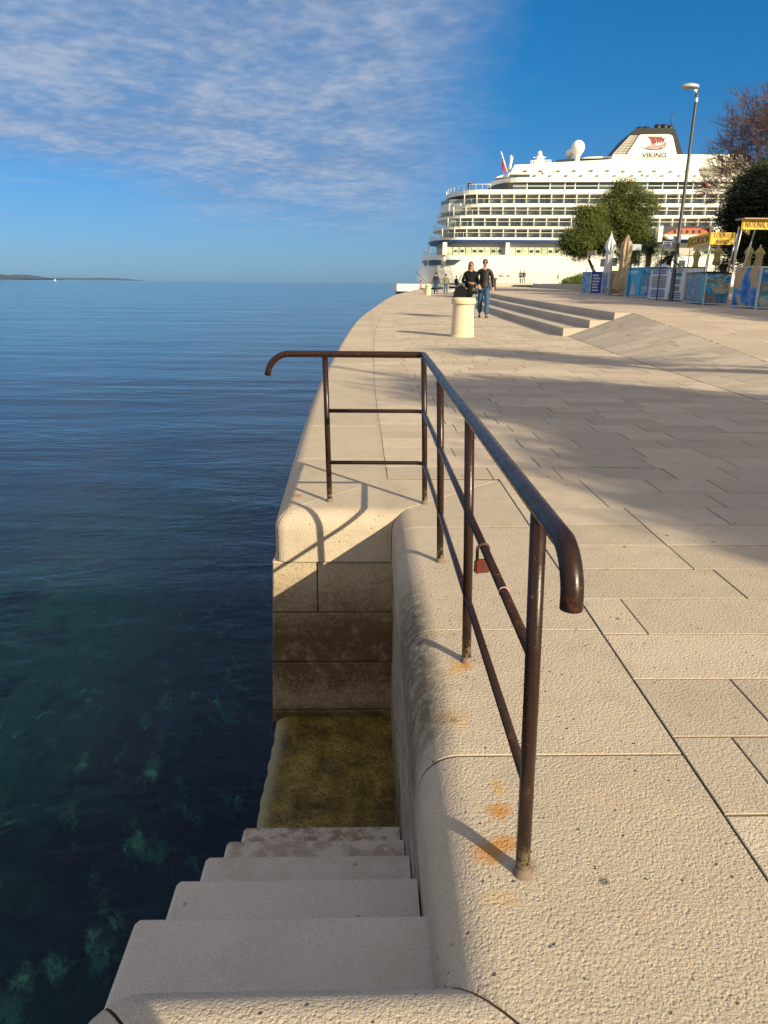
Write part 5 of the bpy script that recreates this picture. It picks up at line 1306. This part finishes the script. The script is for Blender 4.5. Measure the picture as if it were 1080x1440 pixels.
def boxsign(label, cornerpx, Y, ytop, ybot, wl_px, wr_px, text_l, text_r, post_px, basez):
    """two-sided yellow header on a post frame; corner nearest the camera at cornerpx"""
    c = ony(cornerpx, (ytop+ybot)/2, Y); zt, zb = ony(cornerpx, ytop, Y).z, ony(cornerpx, ybot, Y).z
    r = ony(wr_px, (ytop+ybot)/2, Y-.05); 
    t = thing('stall_sign', label, 'stall sign', (c.x, Y, basez)); hgt = zt-zb
    wr = r.x-c.x; zt -= basez; zb -= basez
    dx, dy = wl_px   # vector of the left side board, going away
    mb = MB(); mb.box(0, wr, 0, .05, zb, zt); fr_ = mb.build('front_board', M['yellow'], t)
    L = math.hypot(dx, dy); an = math.atan2(-dy, -dx)
    mb = MB(); mb.box(0, L, -.025, .025, zb, zt); sd_ = mb.build('side_board', M['yellow'], t); sd_.location = (dx, dy, 0); sd_.rotation_euler = (0,0,an)
    if text_r:
        lines = text_r.split('\n'); 
        for i, ln in enumerate(lines):
            zc = zt - hgt*(i+.5)/len(lines) - (hgt*.01 if i else -hgt*.0)
            tm = textmesh(ln, 1, M['redtxt'], 'sign_lettering', fr_, .004, None, offset=.0)
            xs_ = [v.co.x for v in tm.data.vertices]; ys_ = [v.co.y for v in tm.data.vertices]
            kx = wr*(.86 if i == 0 else .55)/(max(xs_)-min(xs_)); ky = hgt*.36*(1 if len(lines) > 1 else 1.7)/(max(ys_)-min(ys_))
            tm.data.transform(Matrix.Translation((wr*.5, -.004, zc)) @ Matrix.Rotation(math.pi/2, 4, 'X') @ Matrix.Diagonal((kx, ky, 1, 1)) @ Matrix.Translation((-(max(xs_)+min(xs_))/2, -(max(ys_)+min(ys_))/2, 0)))
    if text_l:
        tm = textmesh(text_l, 1, M['redtxt'], 'sign_lettering', sd_, .004, None, offset=.004)
        xs_ = [v.co.x for v in tm.data.vertices]; ys_ = [v.co.y for v in tm.data.vertices]
        tm.data.transform(Matrix.Translation((L*.5, -.029, (zt+zb)/2)) @ Matrix.Rotation(math.pi/2, 4, 'X') @ Matrix.Diagonal((L*.92/(max(xs_)-min(xs_)), hgt*.6/(max(ys_)-min(ys_)), 1, 1)) @ Matrix.Translation((-(max(xs_)+min(xs_))/2, -(max(ys_)+min(ys_))/2, 0)))
    for (x, y_, lx) in post_px:
        mb = MB(); mb.tube([(x+lx, y_, .93), (x, y_, zt-.02)], .02, 8); mb.build('post', M['alu'], t)
    return t, wr, zb, zt
boxsign('yellow stall header reading TOURIST INFO and EXCURSION', 1000, 23.0, 326.8, 343.8, (ony(969, 336, 25.4).x-ony(1000, 336, 23).x, 2.4), 1034, 'EXCURSION', 'TOURIST\nINFO',
        ((.03,.06,-.06),(.80,.06,-.10),(.42,2.35,-.02),(1.1,2.4,0)), .615)
ts, wr, zb_, zt_ = boxsign('yellow stall header reading NATIONAL PARK at the right edge', 1044.5, 18.6, 308.5, 322.5, (1.2, 2.0), 1098, '', 'NATIONAL PARK', ((.03,.04,-.10),(.62,.5,-.20),(.9,2.0,0)), .59)
mb = MB(); mb.box(-.03, 1.3, -.12, .35, zt_+.002, zt_+.03); mb.build('canopy_roof', M['canvas_b'], ts)
def smallsign(px0, px1, yt, yb, Y, label, lines, poles):
    a, b = ony(px0, yb, Y), ony(px1, yt, Y); t = thing('price_board', label, 'sign board', (a.x, Y, .63), 0); w_ = b.x-a.x; h_ = b.z-a.z; z0 = a.z-.63
    mb = MB(); mb.box(0, w_, 0, .03, z0, z0+h_); bd = mb.build('board', M['greywh'], t); mb = MB()
    for k in range(lines):
        z = z0 + h_*(1-(k+.6)/(lines+.4)); x = .08*w_
        while x < .9*w_: q = random.uniform(.04,.1)*w_*1.4; mb.box(x, min(x+q,.93*w_), -.005, -.001, z-.015, z+.018); x += q+.02
    mb.build('print', M['dbl'], bd)
    for x in poles: mb = MB(); mb.tube([(x*w_, .05, 0), (x*w_, .05, z0+h_)], .02, 8); mb.build('post', M['dkgrey'], t)
smallsign(888.5, 902.5, 343.5, 352, 32, 'small blank pale board on a pole behind the light blue counter', 0, (.1,.95))
smallsign(931.5, 945.5, 339, 347.5, 27, 'small white price board left of the street lamp', 2, (.1,))
smallsign(946, 958, 332, 342, 26.2, 'small white price board fixed beside the street lamp pole', 3, (.6,))

# ---- folded parasols
def parasol(px, ytip, ybot, Y, mat, label, w_=.17, skirt=False, lean=0, ztop_w=1):
    b = ony(px, ybot, Y); tp = ony(px, ytip, Y); z0 = .62 if Y < 33 else .66
    t = thing('folded_parasol', label, 'parasol', (b.x, Y, z0), 0, 'folded parasols by the stalls'); H = tp.z - z0; hb = b.z - z0
    mb = MB(); mb.tube([(0,0,0), (lean,0,H)], .022, 8); mb.build('pole', M['alu'], t)
    mb = MB(); n = 40; prof = [(.02,1),(.10,.95),(.30,.86),(.85,.72),(1.05,.62),(.72,.52),(.62,.38),(.70,.2),(.8,0)]
    if skirt: prof = [(.05,1),(.3,.95),(.75,.84),(.95,.70),(.72,.62),(.80,.50),(.75,.40),(1.1,.22),(1.25,.08),(1.05,0)]
    vs = []
    for r, f in prof:
        z = hb + (H-hb)*f
        for k in range(n):
            a = 2*math.pi*k/n; q = w_*r*(1+.20*math.sin(8*a+f*1.5)+.08*math.sin(3*a+f*5)); vs.append((q*math.cos(a)+lean*z/H, q*math.sin(a), z + (.05*math.sin(8*a) if f == 0 else 0)))
    mb.add(vs, [(i*n+k, (i+1)*n+k, (i+1)*n+(k+1)%n, i*n+(k+1)%n) for i in range(len(prof)-1) for k in range(n)], 0, True); mb.build('canopy', M[mat], t)
    mb = MB(); mb.lathe([(w_*.82,-.02),(w_*.84,0),(w_*.82,.02)], (0,0,hb+(H-hb)*.5), 20); mb.build('tie_band', M[mat], t)
parasol(854.5, 325, 384, 35.5, 'canvas_w', 'white folded parasol in front of the pine trunk', .23)
parasol(873.5, 330, 408, 34.2, 'canvas_b', 'beige folded parasol with a draped skirt above the yellow board', .27, True, .05)
parasol(977, 347, 380, 29, 'canvas_k', 'khaki folded parasol left of the tourist info sign', .13)
parasol(1007, 344, 372, 28, 'canvas_k', 'khaki folded parasol behind the tourist info sign', .15)
parasol(1050, 342, 376, 24, 'canvas_k', 'khaki folded parasol left of two under the national park sign', .12)
parasol(1065, 344, 376, 23, 'canvas_k', 'khaki folded parasol right of two under the national park sign', .13)
P = ony(933, 377, 31); t = thing('white_parasol_top', 'rounded white canopy top behind the price list counter', 'parasol', (P.x, 31, .64)); hz = P.z-.64
mb = MB(); mb.lathe([(.36,0),(.33,.08),(.22,.16),(.05,.2),(0,.2)], (0,0,hz-.05), 20); mb.build('canopy', M['canvas_w'], t); mb = MB(); mb.tube([(0,0,0),(0,0,hz)], .03, 6); mb.build('pole', M['alu'], t)

# ================================================================== pines beyond the frame that throw the shade
def pine_off(xy, zc, R3, seed, label, n=2200, nl=13, r=(.8,1.2), size=.14):
    tree((xy[0], xy[1], S(*xy)), (xy[0], xy[1], zc), R3, nl, r[0], r[1], n, size, 'pine', 'bark', label, .2, 'pines beyond the right edge', seed)
pine_off((12.2,-5.3), 6.3, (1.8,1.7,1.1), 11, 'pine beyond the right edge shading the slabs near the railing', 2200, 12, (.5,.9), .15)
pine_off((12.1,.2), 6.2, (1.0,.8,.7), 16, 'small topped pine beyond the right edge, level with the viewpoint', 500, 6, (.25,.5), .12)
pine_off((13.9,-7.6), 6.6, (1.9,1.9,1.2), 12, 'second pine beyond the right edge, farther from the railing', 2600, 12, (.6,1.0), .15)
pine_off((12.5,-8.2), 6.2, (1.5,1.3,1.0), 14, 'pine beyond the right edge standing farthest behind the viewpoint', 1600, 10, (.5,.8), .15)
pine_off((16.5,-10.0), 6.2, (2.2,2.2,1.2), 15, 'small pine behind the others beyond the right edge', 2500, size=.16)
for i, (x, y_, z) in enumerate(((20.0,4.5,6),(20.4,10,6.5),(20.3,15.5,6.3),(20.8,21,6.6),(21.5,27,6.4),(23.2,33,6.4),(25,40,6.5))):
    pine_off((x, y_), z, (2.5,2.9,1.7), 20+i, 'pine beyond the right edge shading the ' + ['near plaza paving','ramp side of the plaza','right hand stalls','tourist info stall','price list counter','light blue counter','leftmost stalls'][i], 3000, 15, (1.2,1.7), .22)
# the photographer, just behind the viewpoint, throws the shadow across the near coping
person((.50, -.42, 0), R_(176), 'person standing just behind the viewpoint whose shadow falls on the near coping', 1.74, 'coat', 'jeans', 'haird', .05)

# ================================================================== air
hz = NT('haze_air'); hz.n.remove(hz.out); hz.out = hz.n.new('ShaderNodeOutputMaterial')
pv = hz.n.new('ShaderNodeVolumePrincipled'); pv.inputs['Color'].default_value = (.38,.62,1,1); pv.inputs['Density'].default_value = HAZE; pv.inputs['Anisotropy'].default_value = .0
hz.l.new(pv.outputs[0], hz.out.inputs['Volume'])
if HAZE > 0:
    mb = MB(); mb.box(-9000, 9000, -80, 9900, -61.5, 330); o = mb.build('haze', hz.m); kind(o, 'stuff', 'thin blue sea haze')
